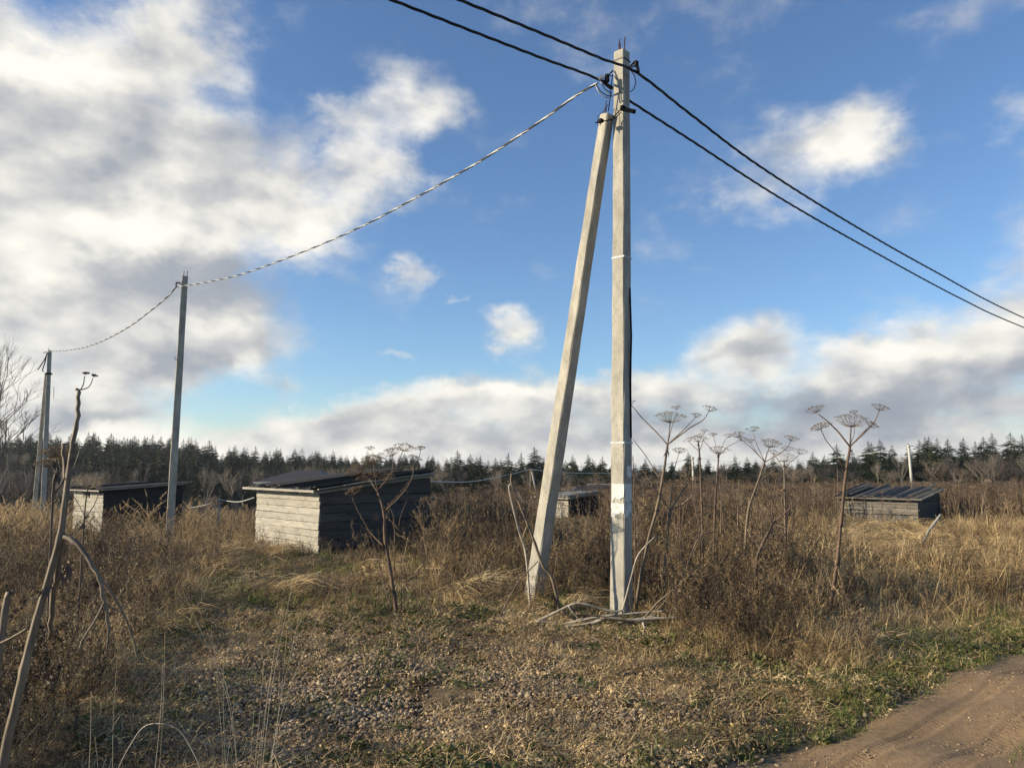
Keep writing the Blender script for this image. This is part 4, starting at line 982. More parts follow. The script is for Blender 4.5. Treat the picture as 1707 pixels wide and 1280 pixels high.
# broken, bent stalks by the strut
hogweed(9.0, [(934, 1012), (921, 965), (905, 943), (892, 906), (871, 852), (853, 806), (853, 789)], .020, .010,
    [([(853, 806, 0), (860, 818, .1), (868, 836, .1)], .008, .006)], [], 'bent brown hogweed stalk crossing in front of the slanting strut', 'stalk', extra=[(923, 990, 0, .2), (930, 1000, 0, .2)])
hogweed(9.4, [(884, 950), (877, 927), (864, 881), (849, 818), (851, 806)], .014, .010, [([(851, 806, 0), (862, 818, .1), (872, 838, .15)], .009, .006)], [],
    'pale snapped hogweed stalk folded over left of the slanting strut', 'stalk_pale')
hogweed(8.8, [(828, 1016), (862, 974), (897, 935)], .010, .006, [], [], 'thin straight dead stem lying up against the slanting strut', 'stalk_dark')
hogweed(8.6, [(1028, 1018), (1049, 975), (1061, 931), (1074, 912), (1092, 894)], .010, .006, [], [], 'thin pale stem arching up from the foot of the tall pole', 'stalk_pale')
hogweed(9.0, [(1058, 980), (1059, 890), (1057, 819), (1055, 760)], .008, .005, [([(1057, 825, 0), (1072, 812, .1), (1090, 816, .1)], .004, .003)], [], 'thin upright brown stem close against the right side of the tall pole', 'stalk_red')
hogweed(8.8, [(1115, 960), (1160, 905), (1192, 886)], .012, .006, [([(1140, 930, 0), (1158, 965, .1), (1160, 990, .1)], .008, .006)], [], 'dark fallen stem slanting up to the right behind the stem pile', 'stalk_dark')
# right cluster behind: upright thin stems
for (u0, v0, u1, v1, Y_, lb) in ((1196, 880, 1205, 800, 12.2, 'thin brown stem right of the whorled dark hogweed'), (1225, 905, 1232, 800, 11, 'straight thin stem just left of the leaning hogweed')):
    hogweed(Y_, [(u0, v0), ((u0 + u1) / 2 + 2, (v0 + v1) / 2), (u1, v1)], .010, .006, [], [], lb, 'stalk')
# big one at the left edge, close to the camera
hogweed(3.7, [(-10, 1330), (8, 1256), (25, 1182), (40, 1116), (57, 1047), (80, 968), (100, 896), (107, 848), (113, 801), (119, 754)], .023, .012,
    [([(111, 800, 0), (108, 770, .02), (105, 739, .02)], .012, .008), ([(118, 760, 0), (128, 703, 0), (132, 652, 0)], .012, .009),
     ([(132, 652, 0), (138, 643, 0), (141, 627, 0)], .003, .0022), ([(134, 650, 0), (148, 645, .01), (155, 630, .01)], .003, .0022), ([(132, 652, 0), (127, 648, 0)], .008, .006),
     ([(103, 896, 0), (98, 926, .05), (88, 1000, .1), (82, 1065, .15)], .018, .010), ([(106, 893, 0), (131, 909, -.03), (161, 955, -.05), (174, 1004, -.05), (181, 1050, -.05), (178, 1085, -.05)], .014, .005),
     ([(161, 955, -.05), (184, 985, 0), (203, 1017, .05), (220, 1060, .1), (232, 1105, .1)], .007, .004), ([(174, 1004, -.05), (155, 1040, -.1), (138, 1065, -.12), (131, 1083, -.15)], .005, .003),
     ([(174, 1006, -.05), (190, 1015, 0), (205, 1022, 0)], .006, .003), ([(46, 1047, 0), (20, 1062, .05), (-5, 1074, .1)], .006, .005), ([(119, 790, 0), (128, 765, .1), (133, 750, .15)], .003, .002),
     ([(122, 748, 0), (127, 742, 0), (128, 738, 0)], .006, .003)],
    [(143, 624, 0, 5, 7, 0), (157, 628, .01, 5, 7, .2)], 'thick pale hogweed stalk leaning at the left edge with a snapped branch drooping', 'stalk_grey', 'umbel', extra=[(114, 940, .05, .09), (100, 950, .1, .10), (164, 965, .02, .05)])
hogweed(6.0, [(89, 920), (88, 825), (96, 790), (93, 765)], .010, .007, [([(96, 790, 0), (112, 772, .1), (118, 760, .1)], .006, .004), ([(88, 825, 0), (105, 800, .05), (98, 770, .1)], .008, .006), ([(96, 790, 0), (80, 770, .1)], .005, .003)],
    [(92, 762, 0, 26, 34, -.1), (83, 778, .1, 22, 26, -.2), (115, 758, .1, 9, 12, .1)], 'dark dead hogweed with umbels tangled behind the thick stalk at the left edge', 'stalk_dark', 'umbel')
hogweed(7.0, [(136, 930), (140, 870), (146, 815)], .009, .005, [([(141, 860, 0), (128, 835, .1), (118, 822, .1)], .004, .003), ([(141, 865, 0), (160, 835, .1), (172, 790, .1)], .005, .003)],
    [(147, 815, 0, 30, 34, 0)], 'dead hogweed with one flat pale umbel in front of the low dark shed', 'stalk_dark', 'umbel_pale')
hogweed(4.2, [(-8, 1080), (8, 1020), (22, 985)], .018, .014, [], [], 'short thick grey stub cut by the left edge of the picture', 'stalk_grey')

# the heap of fallen stems at the foot of the pole
def fallen(pts, r, label, mat, Yb=8.4, name='fallen_stem', twigs=(), lift=.04):
    P = []
    for (u, v, *q) in pts: P.append(at(u, v, q[0] if q else Yb))
    root = thing(name, P[0], label, 'dead stem', 'fallen hogweed stems heaped by the tall pole')
    mb = MB(); ps = wig(P, r * .2); n = len(ps)
    mb.tube(ps, [1.2 * r * (1.2 if i % 5 == 0 else 1) * (1 - .3 * i / n) for i in range(n)], 12, 0, True, .08, .18); mb.build('stem', M[mat], root, True)
    for tw in twigs:
        mb = MB(); mb.tube(wig([at(u, v, q) for u, v, q in tw], r * .1), [r * .4] * (5 * (len(tw) - 1) + 1), 6); mb.build('twig', M[mat], root, True)
fallen([(867, 1048), (921, 1023), (955, 1007), (977, 1007), (1017, 1018), (1038, 1018)], .012, 'arched pale stem on top of the heap by the tall pole', 'stalk_pale', 8.5)
fallen([(902, 1045), (961, 1034), (1014, 1026), (1060, 1022), (1111, 1018)], .013, 'long thin pale stem behind the thick ones in the heap', 'stalk_pale', 8.6)
fallen([(942, 1046), (980, 1041), (1011, 1031), (1049, 1034), (1090, 1031), (1130, 1029)], .020, 'thickest pale stem in the heap, reaching furthest right', 'stalk_pale', 8.35)
fallen([(899, 1049), (925, 1052), (955, 1052), (992, 1053)], .020, 'thick pale stem lying in front of the heap with a split end', 'stalk_pale', 8.15, twigs=[[(992, 1053, 8.15), (1019, 1052, 8.15)], [(994, 1052, 8.15), (1001, 1045, 8.1)], [(995, 1056, 8.1), (1004, 1066, 7.9), (1010, 1076, 7.7)], [(955, 1056, 8.1), (960, 1070, 7.9), (963, 1088, 7.7)]])
fallen([(1072, 1038), (1080, 1062, 7.9), (1099, 1087, 7.5), (1113, 1101, 7.4)], .010, 'thin bent stem falling towards the viewer at the right of the heap', 'stalk_pale', 8.2)
fallen([(1072, 1032), (1096, 1005), (1121, 984), (1148, 960), (1171, 943)], .010, 'thin dark stem rising to the right out of the heap', 'stalk_grey', 8.4, twigs=[[(1072, 1034, 8.4), (1100, 1012, 8.3), (1118, 986, 8.3)]])
fallen([(985, 1062, 7.9), (1030, 1078, 7.7), (1074, 1093, 7.55)], .018, 'dark stem under the heap', 'stalk_dark', 7.8)
fallen([(989, 1112, 7.17), (1015, 1113, 7.13), (1039, 1109, 7.19)], .012, 'short pale piece of stem lying alone in front of the heap', 'stalk_pale')
fallen([(867, 1048), (840, 1038), (812, 1033)], .008, 'thin reddish stem poking out of the left end of the heap', 'stalk_red', 8.4)
fallen([(948, 1010), (955, 1020), (964, 1030)], .009, 'short bleached stick caught across the arched stem', 'stalk_pale', 8.45)
for q_, (a, b_, c_, d_, rr_, mt_, lb_) in enumerate(((905, 1056, 985, 1040, .011, 'stalk', 'thin brown stick under the left of the heap'), (930, 1060, 1050, 1046, .013, 'stalk_grey', 'grey brown stick along the front of the heap'),
        (1000, 1030, 1100, 1042, .010, 'stalk', 'brown stick crossing the right half of the heap'), (960, 1022, 1060, 1040, .009, 'stalk_dark', 'dark stick crossing behind the thick stems of the heap'),
        (1040, 1052, 1140, 1062, .010, 'stalk_grey', 'grey stick lying in the weeds right of the heap'), (880, 1060, 930, 1040, .008, 'stalk_red', 'short reddish stick at the left tip of the heap'),
        (892, 1036, 1000, 1050, .015, 'stalk_pale', 'straight pale piece slanting down across the heap'), (925, 1044, 1030, 1024, .014, 'stalk_pale', 'straight pale piece slanting up across the heap'),
        (950, 1060, 1052, 1040, .012, 'stalk_pale', 'pale piece in the lower middle of the heap'), (1010, 1044, 1095, 1026, .013, 'stalk_pale', 'pale piece at the right end below the pole foot'),
        (935, 1018, 975, 1046, .010, 'stalk', 'short brown piece lying steeply across the left of the heap'))):
    fallen([(a, b_), ((a + c_) / 2, (b_ + d_) / 2 - 2), (c_, d_)], rr_, lb_, mt_, 8.25 + .03 * q_)
fallen([(1110, 1018), (1150, 1012), (1200, 1000)], .009, 'faint brown stem lying right of the heap in the weeds', 'stalk')

exec_veg = True
# ------------------------------------------------------------------ vegetation sources (kept in unlinked collections, drawn only as instances)
def newcoll(n): return bpy.data.collections.new(n)
def blade(mb, base, hgt, lean, w0, ang=None, seg=3, curl=1.0, mi=0):
    a = rnd.uniform(0, 6.283) if ang is None else ang
    d = Vector((math.cos(a), math.sin(a), 0)); side = Vector((-d.y, d.x, 0)).lerp(Vector((rnd.uniform(-1, 1), rnd.uniform(-1, 1), 0)), .4).normalized()
    pts = []
    for i in range(seg + 1):
        t_ = i / seg; pts.append(base + d * (lean * hgt * t_ ** (1 + curl)) + Vector((0, 0, hgt * (t_ - .35 * lean * t_ * t_))))
    mb.strip(pts, w0, w0 * .25, side, mi)
    return pts[-1]
def tuft(n, hgt, lean, w0, rad, seg=3, var=.5):
    mb = MB()
    for k in range(n):
        a = rnd.uniform(0, 6.283); r = rad * math.sqrt(rnd.random())
        blade(mb, Vector((math.cos(a) * r, math.sin(a) * r, -.02)), hgt * rnd.uniform(1 - var, 1.1), lean * rnd.uniform(.2, 1.3), w0 * rnd.uniform(.6, 1.3), None, seg)
    return mb
def flat_tuft(n, ln, w0):
    """grass beaten flat, mostly one way"""
    mb = MB(); a0 = 0
    for k in range(n):
        a = a0 + rnd.gauss(0, .5); b_ = Vector((rnd.uniform(-.2, .2), rnd.uniform(-.2, .2), rnd.uniform(0, .08)))
        d = Vector((math.cos(a), math.sin(a), 0)); L_ = ln * rnd.uniform(.5, 1.1); up = rnd.uniform(.05, .22)
        pts = [b_ + d * L_ * t_ + Vector((0, 0, up * math.sin(min(1, t_ * 1.1) * math.pi) * L_ + .01)) for t_ in (0, .25, .5, .75, 1)]
        mb.strip(pts, w0 * rnd.uniform(.6, 1.3), w0 * .4, Vector((-d.y, d.x, rnd.uniform(-.8, .8))).normalized())
    return mb
def weed(hgt, nb, leafs, w0=.0022, leafsz=.016):
    mb = MB()
    def twig(p, d, ln, w_, depth):
        pts = [p]; q = p
        for i in range(3):
            d = (d + Vector((rnd.uniform(-.25, .25), rnd.uniform(-.25, .25), rnd.uniform(-.05, .15)))).normalized(); q = q + d * ln / 3; pts.append(q)
        mb.tube(pts, [w_, w_ * .8, w_ * .6, w_ * .4], 3, 0, False)
        if depth > 0:
            for k in range(nb):
                t_ = rnd.uniform(.25, 1); i = min(2, int(t_ * 3)); pp = pts[i].lerp(pts[i + 1], t_ * 3 - i if t_ < 1 else 1)
                dd_ = (d + Vector((rnd.uniform(-1, 1), rnd.uniform(-1, 1), rnd.uniform(-.1, .5)))).normalized(); twig(pp, dd_, ln * rnd.uniform(.2, .42), w_ * .55, depth - 1)
        for k in range(leafs):
            t_ = rnd.uniform(.1, 1); i = min(2, int(t_ * 3)); pp = pts[i].lerp(pts[i + 1], t_ * 3 - i if t_ < 1 else 1)
            a = Vector((rnd.uniform(-1, 1), rnd.uniform(-1, 1), rnd.uniform(-1.2, .6))).normalized() * leafsz * rnd.uniform(.5, 1.5); b_ = a.orthogonal().normalized() * leafsz * rnd.uniform(.15, .4)
            mb.add([pp, pp + a * .5 + b_, pp + a, pp + a * .5 - b_], [(0, 1, 2, 3)])
    twig(Vector((0, 0, -.03)), Vector((rnd.uniform(-.12, .12), rnd.uniform(-.12, .12), 1)).normalized(), hgt, w0, 2)
    return mb
def plume_grass():
    mb = MB()
    for k in range(7):
        b_ = Vector((rnd.uniform(-.12, .12), rnd.uniform(-.12, .12), -.02)); hg = rnd.uniform(.5, 1.1); a = rnd.uniform(0, 6.283)
        tip = blade(mb, b_, hg, rnd.uniform(.08, .3), .0022, a, 5, 1.2)
        for j in range(22):
            t_ = j / 22; p = tip + Vector((math.cos(a) * .12, math.sin(a) * .12, .12)) * (t_ * 1.3 - .3)
            d = Vector((rnd.uniform(-1, 1) + math.cos(a), rnd.uniform(-1, 1), rnd.uniform(.2, 1.4))).normalized() * .05 * (1 - t_ * .6); s_ = d.orthogonal().normalized() * .005
            mb.add([p - s_, p + s_, p + d], [(0, 1, 2)])
    for k in range(10): blade(mb, Vector((rnd.uniform(-.15, .15), rnd.uniform(-.15, .15), -.02)), rnd.uniform(.3, .7), .6, .003)
    return mb
def field_hog(hgt, detailed=False):
    mb = MB(); top = Vector((rnd.uniform(-.15, .15), rnd.uniform(-.15, .15), hgt)); mid = top * .5 + Vector((rnd.uniform(-.05, .05), rnd.uniform(-.05, .05), 0))
    mb.tube([Vector((0, 0, -.1)), mid, top], [.016, .013, .008], 5, 0, False)
    um = MB(); umbel(um, top, (rnd.uniform(-.3, .3), rnd.uniform(-.3, .3), 1), rnd.uniform(.13, .21), 16, fine=False)
    for k in range(rnd.randint(1, 4)):
        t_ = rnd.uniform(.55, .85); p = mid.lerp(top, t_ * 2 - 1); a = rnd.uniform(0, 6.283); d = Vector((math.cos(a), math.sin(a), 1.0)) * hgt * rnd.uniform(.12, .22)
        mb.tube([p, p + d * .5 + Vector((0, 0, -.02)), p + d], [.008, .006, .004], 4, 0, False); umbel(um, p + d, (d.x * .3, d.y * .3, 1), rnd.uniform(.07, .13), 10, fine=False)
    for k in range(rnd.randint(2, 6)):     # hanging dead leaves
        p = Vector((0, 0, 0)).lerp(mid, rnd.uniform(.2, 1)) ; a = rnd.uniform(0, 6.283); d = Vector((math.cos(a) * .5, math.sin(a) * .5, -1)).normalized() * rnd.uniform(.1, .3); s_ = d.orthogonal().normalized() * rnd.uniform(.01, .03)
        mb.add([p - s_ * .3, p + s_ * .3, p + d * .6 + s_, p + d, p + d * .6 - s_], [(0, 1, 2, 3, 4)])
    return mb, um

cTuft = newcoll('tuft_sources'); cFlat = newcoll('flat_sources'); cWeed = newcoll('weed_sources'); cPlume = newcoll('plume_sources')
cHog = newcoll('hog_sources'); cLow = newcoll('low_sources'); cGreen = newcoll('green_sources'); cStone = newcoll('stone_sources'); cLit = newcoll('litter_sources')
cGG = newcoll('green_grass_sources'); cBush = newcoll('bush_sources'); cFarT = newcoll('far_grass_sources'); cLeaf = newcoll('leaf_sources'); cStick = newcoll('stick_sources')
for k in range(6): srcobj('grass_tuft', tuft(13, .42, .7, .0036, .09), M['straw' if k % 2 else 'straw_brown'], cTuft)
for k in range(5): srcobj('flat_tuft', flat_tuft(30, .55, .0042), M['straw'], cFlat)
for k in range(7): srcobj('weed', weed(rnd.uniform(.45, .95), 6, 5, .0034, .020), M['weed' if k % 4 else 'straw_brown'], cWeed)
for k in range(4): srcobj('plume_grass', plume_grass(), M['plume'], cPlume)
for k in range(8):
    a_, b_ = field_hog(rnd.uniform(1.2, 1.75)); o_ = len(a_.v); a_.add(b_.v, b_.f, 1); srcobj('field_hogweed', a_, [M['field'], M['field']], cHog)
for k in range(5): srcobj('low_tuft', tuft(14, .09, 1.2, .0026, .07, 2), M['straw' if k % 3 else 'straw_brown'], cLow)
for k in range(5):
    mb = MB()
    for j in range(14):
        a = rnd.uniform(0, 6.283); r = rnd.uniform(.01, .09); p = Vector((math.cos(a) * r, math.sin(a) * r, rnd.uniform(.01, .05))); n_ = Vector((rnd.uniform(-.6, .6), rnd.uniform(-.6, .6), 1)).normalized()
        e1 = n_.orthogonal().normalized(); e2 = n_.cross(e1); th = rnd.uniform(0, 6.283); e1, e2 = e1 * math.cos(th) + e2 * math.sin(th), e2 * math.cos(th) - e1 * math.sin(th); s_ = rnd.uniform(.012, .028)
        ring = [p + (e1 * math.cos(q) * s_ + e2 * math.sin(q) * s_ * .7) * (1 if i % 2 else .75) + n_ * .004 * math.cos(2 * q) for i, q in enumerate(np.linspace(0, 5.6, 9))]
        mb.add(ring, [tuple(range(9))])
    srcobj('ground_leaf', mb, M['green'], cGreen)
for k in range(4): srcobj('green_tuft', tuft(18, .10, .9, .0026, .07, 3), M['greengrass'], cGG)
for k in range(4): srcobj('far_tuft', tuft(10, .6, .45, .010, .25, 2), M['straw_brown'], cFarT)
for k in range(8):
    bm = __import__('bmesh').new(); __import__('bmesh').ops.create_icosphere(bm, subdivisions=2, radius=1)
    sx, sy, sz_ = rnd.uniform(.8, 1.2), rnd.uniform(.6, .95), rnd.uniform(.4, .65); o1, o2 = rnd.uniform(0, 9), rnd.uniform(0, 9)
    for v_ in bm.verts:
        q = 1 + .16 * math.sin(v_.co.x * 2.3 + o1) * math.cos(v_.co.y * 2.9 + o2) + .1 * math.sin(v_.co.z * 4 + o1) + rnd.uniform(-.04, .04)
        v_.co = Vector((v_.co.x * sx * q, v_.co.y * sy * q, v_.co.z * sz_ * q))
    me = bpy.data.meshes.new('pebble'); bm.to_mesh(me); bm.free(); me.materials.append(M['pebble'])
    me.polygons.foreach_set('use_smooth', [k % 3 > 0] * len(me.polygons)); o = bpy.data.objects.new('pebble', me); cStone.objects.link(o)
for k in range(6):
    mb = MB()
    for j in range(16):
        a = rnd.uniform(0, 6.283); p = Vector((rnd.uniform(-.08, .08), rnd.uniform(-.08, .08), rnd.uniform(.0, .02))); d = Vector((math.cos(a), math.sin(a), rnd.uniform(-.1, .35))) * rnd.uniform(.03, .10)
        mb.strip([p, p + d * .5 + Vector((0, 0, .006)), p + d], .0016, .001, Vector((-d.y, d.x, 0)).normalized())
    for j in range(14):
        p = Vector((rnd.uniform(-.08, .08), rnd.uniform(-.08, .08), rnd.uniform(.0, .02))); a = Vector((rnd.uniform(-1, 1), rnd.uniform(-1, 1), rnd.uniform(-.4, .4))) * .010; b_ = a.orthogonal().normalized() * .006
        mb.add([p, p + a + b_, p + a * 2, p + a - b_], [(0, 1, 2, 3)])
    srcobj('litter', mb, M['straw' if k % 3 else 'straw_brown'], cLit)
for k in range(5):
    mb = MB(); n_ = 8; s_ = .028
    mb.add([(math.cos(q) * s_ * (1 if i % 2 else .62), math.sin(q) * s_ * .7, .01 + .006 * math.sin(q * 2)) for i, q in enumerate(np.linspace(0, 5.5, n_))], [tuple(range(n_))]); srcobj('fallen_leaf', mb, M['leaf'], cLeaf)
for k in range(6):
    mb = MB()
    for j in range(4):
        p = Vector((rnd.uniform(-.2, .2), rnd.uniform(-.2, .2), 0)); a = rnd.uniform(0, 6.283); L_ = rnd.uniform(.2, .95); ti = rnd.uniform(.0, 1.3)
        d = Vector((math.cos(a) * math.cos(ti), math.sin(a) * math.cos(ti), math.sin(ti))); pts = [p, p + d * L_ * .5 + Vector((0, 0, .02)), p + d * L_ + Vector((rnd.uniform(-.05, .05), 0, -.06))]
        mb.tube(pts, [.0042, .0035, .002], 4, 0, False)
        if rnd.random() < .5: mb.tube([pts[2], pts[2] + Vector((rnd.uniform(-.12, .12), rnd.uniform(-.12, .12), -.1))], .002, 3, 0, False)
    srcobj('dry_stick', mb, M['straw'] if k % 3 == 0 else M['straw_brown'], cStick)

# ------------------------------------------------------------------ scatter on the ground
def occupied(X, Y):
    """inside the sheds"""
    bad = np.zeros(len(X), bool)
    for (C0_, a, b_, la, lb) in ((pl(531, 925, 16.3), eL, eR, 3.05, 2.85), (pl(170, 880, 27.0), eL2, eR2, 2.2, 2.9), (pl(1532, 875, 27.5), eL3, eR3, 2.75, 2.9), (pl(948, 862, 33), eL4, eR4, 1.9, 2.2)):
        dx, dy = X - C0_.x, Y - C0_.y; p = dx * a.x + dy * a.y; q = dx * b_.x + dy * b_.y
        bad |= (p > -.12) & (p < la + .12) & (q > -.12) & (q < lb + .12)
    return bad
def uvof(X, Y): return proj(X, Y, H(X, Y))
def hfac(u, Y):
    f = np.ones(len(u))
    for (a, b_, y0, y1, k_) in ((1385, 1575, 15, 28.5, .42), (915, 1000, 14, 34, .4), (100, 290, 17, 28, .6), (410, 540, 11.5, 18.5, .66), (530, 710, 11, 18, .72), (860, 1060, 6.8, 8.9, .35)):
        f = np.where((u > a) & (u < b_) & (Y > y0) & (Y < y1), k_, f)
    return f
# straw grass, near and middle
X, Y = sample(30000, 4.0, 26, 1.35); te = tall_edge(X, Y); td = track_n(X, Y)
u, v = uvof(X, Y)
dens_ = 0.15 + 0.85 * sst(.42, .56, fbm(X, Y, 1.3, 9))
straw_r = np.clip((X / Y) * 2.2 + .7, .35, 1.3)
k = (te > 0) & (td < -.25) & (~occupied(X, Y)) & (nr.random(len(X)) < dens_ * np.interp(u, [600, 760, 1060, 1330, 1420], [1, .8, .6, .7, 1.3]))
s_edge = np.clip(te[k] / 90, .35, 1) * np.interp(u[k], [-50, 250, 500], [.55, .6, 1]) * (.25 + 1.5 * fbm(X[k], Y[k], 1.3, 9))
do_scatter('dry_grass', cTuft, X[k], Y[k], .6, 1.35, 'dry straw coloured grass growing all over the rough ground', 'grass', .22, zfun=s_edge * hfac(u[k], Y[k]))
# beaten-down golden grass, mainly right and in hollows
X, Y = sample(9000, 6.5, 30, 1.2); te = tall_edge(X, Y); u, v = uvof(X, Y)
pr = np.interp(u, [0, 300, 700, 900, 1100, 1300, 1400, 1707], [.30, .35, .25, .3, .15, .3, 1.2, 1.4]) * (fbm(X, Y, .5, 4) > .42) * np.interp(v, [850, 890, 1130], [.4, 1, .8])
k = (te > 15) & (~occupied(X, Y)) & (nr.random(len(X)) < pr)
do_scatter('flattened_grass', cFlat, X[k], Y[k], .7, 1.4, 'pale flattened grass lying in swathes between the weeds', 'grass', .18, yaw=nr.normal(.3, 1.4, k.sum()), zfun=np.interp(Y[k], [6, 9, 12], [.55, .75, 1]))
# brown weeds
X, Y = sample(21000, 4.0, 24, 1.35); te = tall_edge(X, Y); td = track_n(X, Y); u, v = uvof(X, Y)
pr = np.interp(u, [0, 200, 420, 620, 800, 1250, 1450, 1707], [.8, .5, .35, .8, .95, .95, .4, .3]) * (.12 + 1.0 * sst(.42, .55, fbm(X, Y, 1.4, 21)))
k = ((u > -60) | (Y < 6.3)) & (te > 5) & (td < -.4) & (~occupied(X, Y)) & (nr.random(len(X)) < pr)  # weeds left of the view are added near the camera to shade that corner
hs = (.45 + 1.1 * fbm(X[k], Y[k], 1.1, 27)) * hfac(u[k], Y[k]) * np.clip(te[k] / np.interp(u[k], [800, 1020, 1450, 1600], [80, 28, 28, 60]), .4, 1) * np.interp(u[k], [0, 250, 450, 620, 800, 1100, 1300, 1500], [.72, .72, .7, .85, .92, .95, .8, .5])
do_scatter('dead_weeds', cWeed, X[k], Y[k], .6, 1.25, 'tangle of brown dead weeds growing around the poles and sheds', 'weeds', .2, zfun=hs)
X, Y = sample(2300, 5, 16, 1.2); te = tall_edge(X, Y); u, v = uvof(X, Y)
k = (te > 0) & (nr.random(len(X)) < np.interp(u, [0, 400, 900, 1050, 1400, 1707], [.5, .3, .8, 1, 1, .8]))
do_scatter('dry_sticks', cStick, X[k], Y[k], .35, .95, 'loose broken dry stems sticking out of the grass', 'stems', .25, zfun=np.interp(Y[k], [6, 9, 12], [.55, .7, 1]))
# golden plumed grass, left middle distance
X, Y = sample(1500, 13, 30, 1.0); u, v = uvof(X, Y)
pr = np.interp(u, [-100, 60, 230, 330, 420, 430, 700], [.5, 1, 1, .7, .5, .12, .06]) * (fbm(X, Y, .35, 31) > .40)
k = (~occupied(X, Y)) & (nr.random(len(X)) < pr) & (v < 935)
do_scatter('plumed_grass', cPlume, X[k], Y[k], .7, 1.15, 'golden feathery grass swaying in front of the left sheds', 'grass', .1, zfun=hfac(u[k], Y[k]))
# the hogweed field
X, Y = sample(32000, 14, 130, 1.45, .75, 3); u, v = uvof(X, Y)
edge = np.interp(u, [-200, 300, 430, 560, 705, 720, 900, 1100, 1300, 1420, 1600, 1800], [40, 40, 34, 24, 22, 18, 19, 20, 22, 27, 26.5, 25])
left_h = np.interp(u, [0, 250, 430, 700, 800, 1707], [.4, .4, .5, .72, .86, .9])
pr = np.interp(u, [0, 300, 450, 700, 1707], [.5, .5, .8, 1, 1])
k = (Y > edge + 2.5 * (fbm(X, Y, .4, 8) - .5)) & (~occupied(X, Y)) & (nr.random(len(X)) < pr * (.5 + .6 * (fbm(X, Y, .12, 2) > .4)))
# keep the sightline to the far sheds open
def cone(u, Y, u0, u1, yn): return (u > u0) & (u < u1) & (Y < yn) & (Y > yn - 14)
k &= ~(cone(u, Y, 1395, 1590, 28.5)) & ~(cone(u, Y, 915, 1000, 33)) & ~(cone(u, Y, 100, 290, 28))
hs = left_h[k] * np.interp(Y[k], [14, 25, 50, 130], [.85, 1, .9, .8])
do_scatter('hogweed_field', cHog, X[k], Y[k], .65, 1.05, 'brown sea of dead hogweed covering the field as far as the wood', 'dead plants', .09, zfun=hs)
X, Y = sample(11000, 22, 120, 1.4, .75, 3); u, v = uvof(X, Y)
k = (~occupied(X, Y))
do_scatter('field_grass', cFarT, X[k], Y[k], .6, 1.2, 'rough dry grass between the dead hogweed of the field', 'grass', .15, zfun=hfac(u[k], Y[k]))
# low cover, litter, greens
X, Y = sample(26000, 3.5, 11, 1.1); te = tall_edge(X, Y); td = track_n(X, Y); u, v = uvof(X, Y)
grav = np.exp(-((u - 640) / 330) ** 2 - ((v - 1165) / 95) ** 2) + .7 * np.exp(-((u - 1010) / 200) ** 2 - ((v - 1190) / 60) ** 2)
k = (td < -.14) & (nr.random(len(X)) < np.interp(td, [-.6, -.14], [1, .3]) * np.clip(1.1 - 1.2 * grav, .06, 1) * (.2 + 1.0 * sst(.42, .56, fbm(X, Y, 1.9, 12))))
do_scatter('short_grass', cLow, X[k], Y[k], .5, 1.3, 'short dry grass carpeting the trodden ground', 'grass', .25)
X, Y = sample(26000, 3.5, 12, 1.1); td = track_n(X, Y)
u, v = uvof(X, Y); grav = np.exp(-((u - 640) / 330) ** 2 - ((v - 1165) / 95) ** 2)
k = (td < -.10) & (nr.random(len(X)) < (1 - .97 * grav) * np.interp(td, [-.6, -.1], [1, .2]))
do_scatter('plant_litter', cLit, X[k], Y[k], .6, 1.5, 'brown plant litter strewn over the bare soil', 'litter', .2)
X, Y = sample(16000, 3.5, 12, 1.1); te = tall_edge(X, Y); td = track_n(X, Y); u, v = uvof(X, Y)
pr = .55 * np.exp(-((te + 15) / 26) ** 2) * (fbm(X, Y, .9, 41) > .46) + .9 * np.exp(-((u - 720) / 160) ** 2 - ((v - 1275) / 26) ** 2) + .5 * np.exp(-((u - 200) / 140) ** 2 - ((v - 1180) / 100) ** 2) * (fbm(X, Y, 1, 43) > .5)
pr += .10 * (fbm(X, Y, 1.5, 44) > .55)
k = (td < -.1) & (nr.random(len(X)) < pr)
do_scatter('green_herbs', cGreen, X[k], Y[k], .6, 1.3, 'low green leafy herbs along the edge of the bare ground', 'herbs', .25)
X, Y = sample(18000, 3.5, 12, 1.1); td = track_n(X, Y); u, v = uvof(X, Y)
pr = 1.2 * np.exp(-((td + .42) / .28) ** 2) * (u > 1380) * (fbm(X, Y, .8, 51) > .36) + .35 * np.exp(-((td + .3) / .5) ** 2) + .22 * (fbm(X, Y, 1.2, 52) > .55) + .95 * (td > .82) * (td < 1.9) * (fbm(X, Y, 2, 53) > .38)
k = ((td < -.06) | (td > .82)) & (nr.random(len(X)) < pr)
do_scatter('green_grass', cGG, X[k], Y[k], .5, 1.1, 'short green grass beside the dirt track', 'grass', .2)
X = nr.uniform(1.2, 7, 9000); Y = nr.uniform(3.6, 9, 9000); td = track_d(X, Y) + .3 * (fbm(X, Y, 2.2, 78) - .5)
k = (td > .92) & (td < 2.2) & (nr.random(9000) < .85)
do_scatter('verge_grass', cGG, X[k], Y[k], .5, 1.0, 'low grass growing on the right hand edge of the dirt track', 'grass', .25)
X = nr.uniform(2.2, 8.5, 9000); Y = nr.uniform(5.2, 12, 9000); td = track_d(X, Y)
k = (td < -.2 + .2 * (fbm(X, Y, 2.5, 79) - .5)) & (td > -.95) & (fbm(X, Y, .9, 80) > .36)
do_scatter('track_side_grass', cGG, X[k], Y[k], .5, 1.1, 'bright green grass strip along the left edge of the dirt track', 'grass', .25)
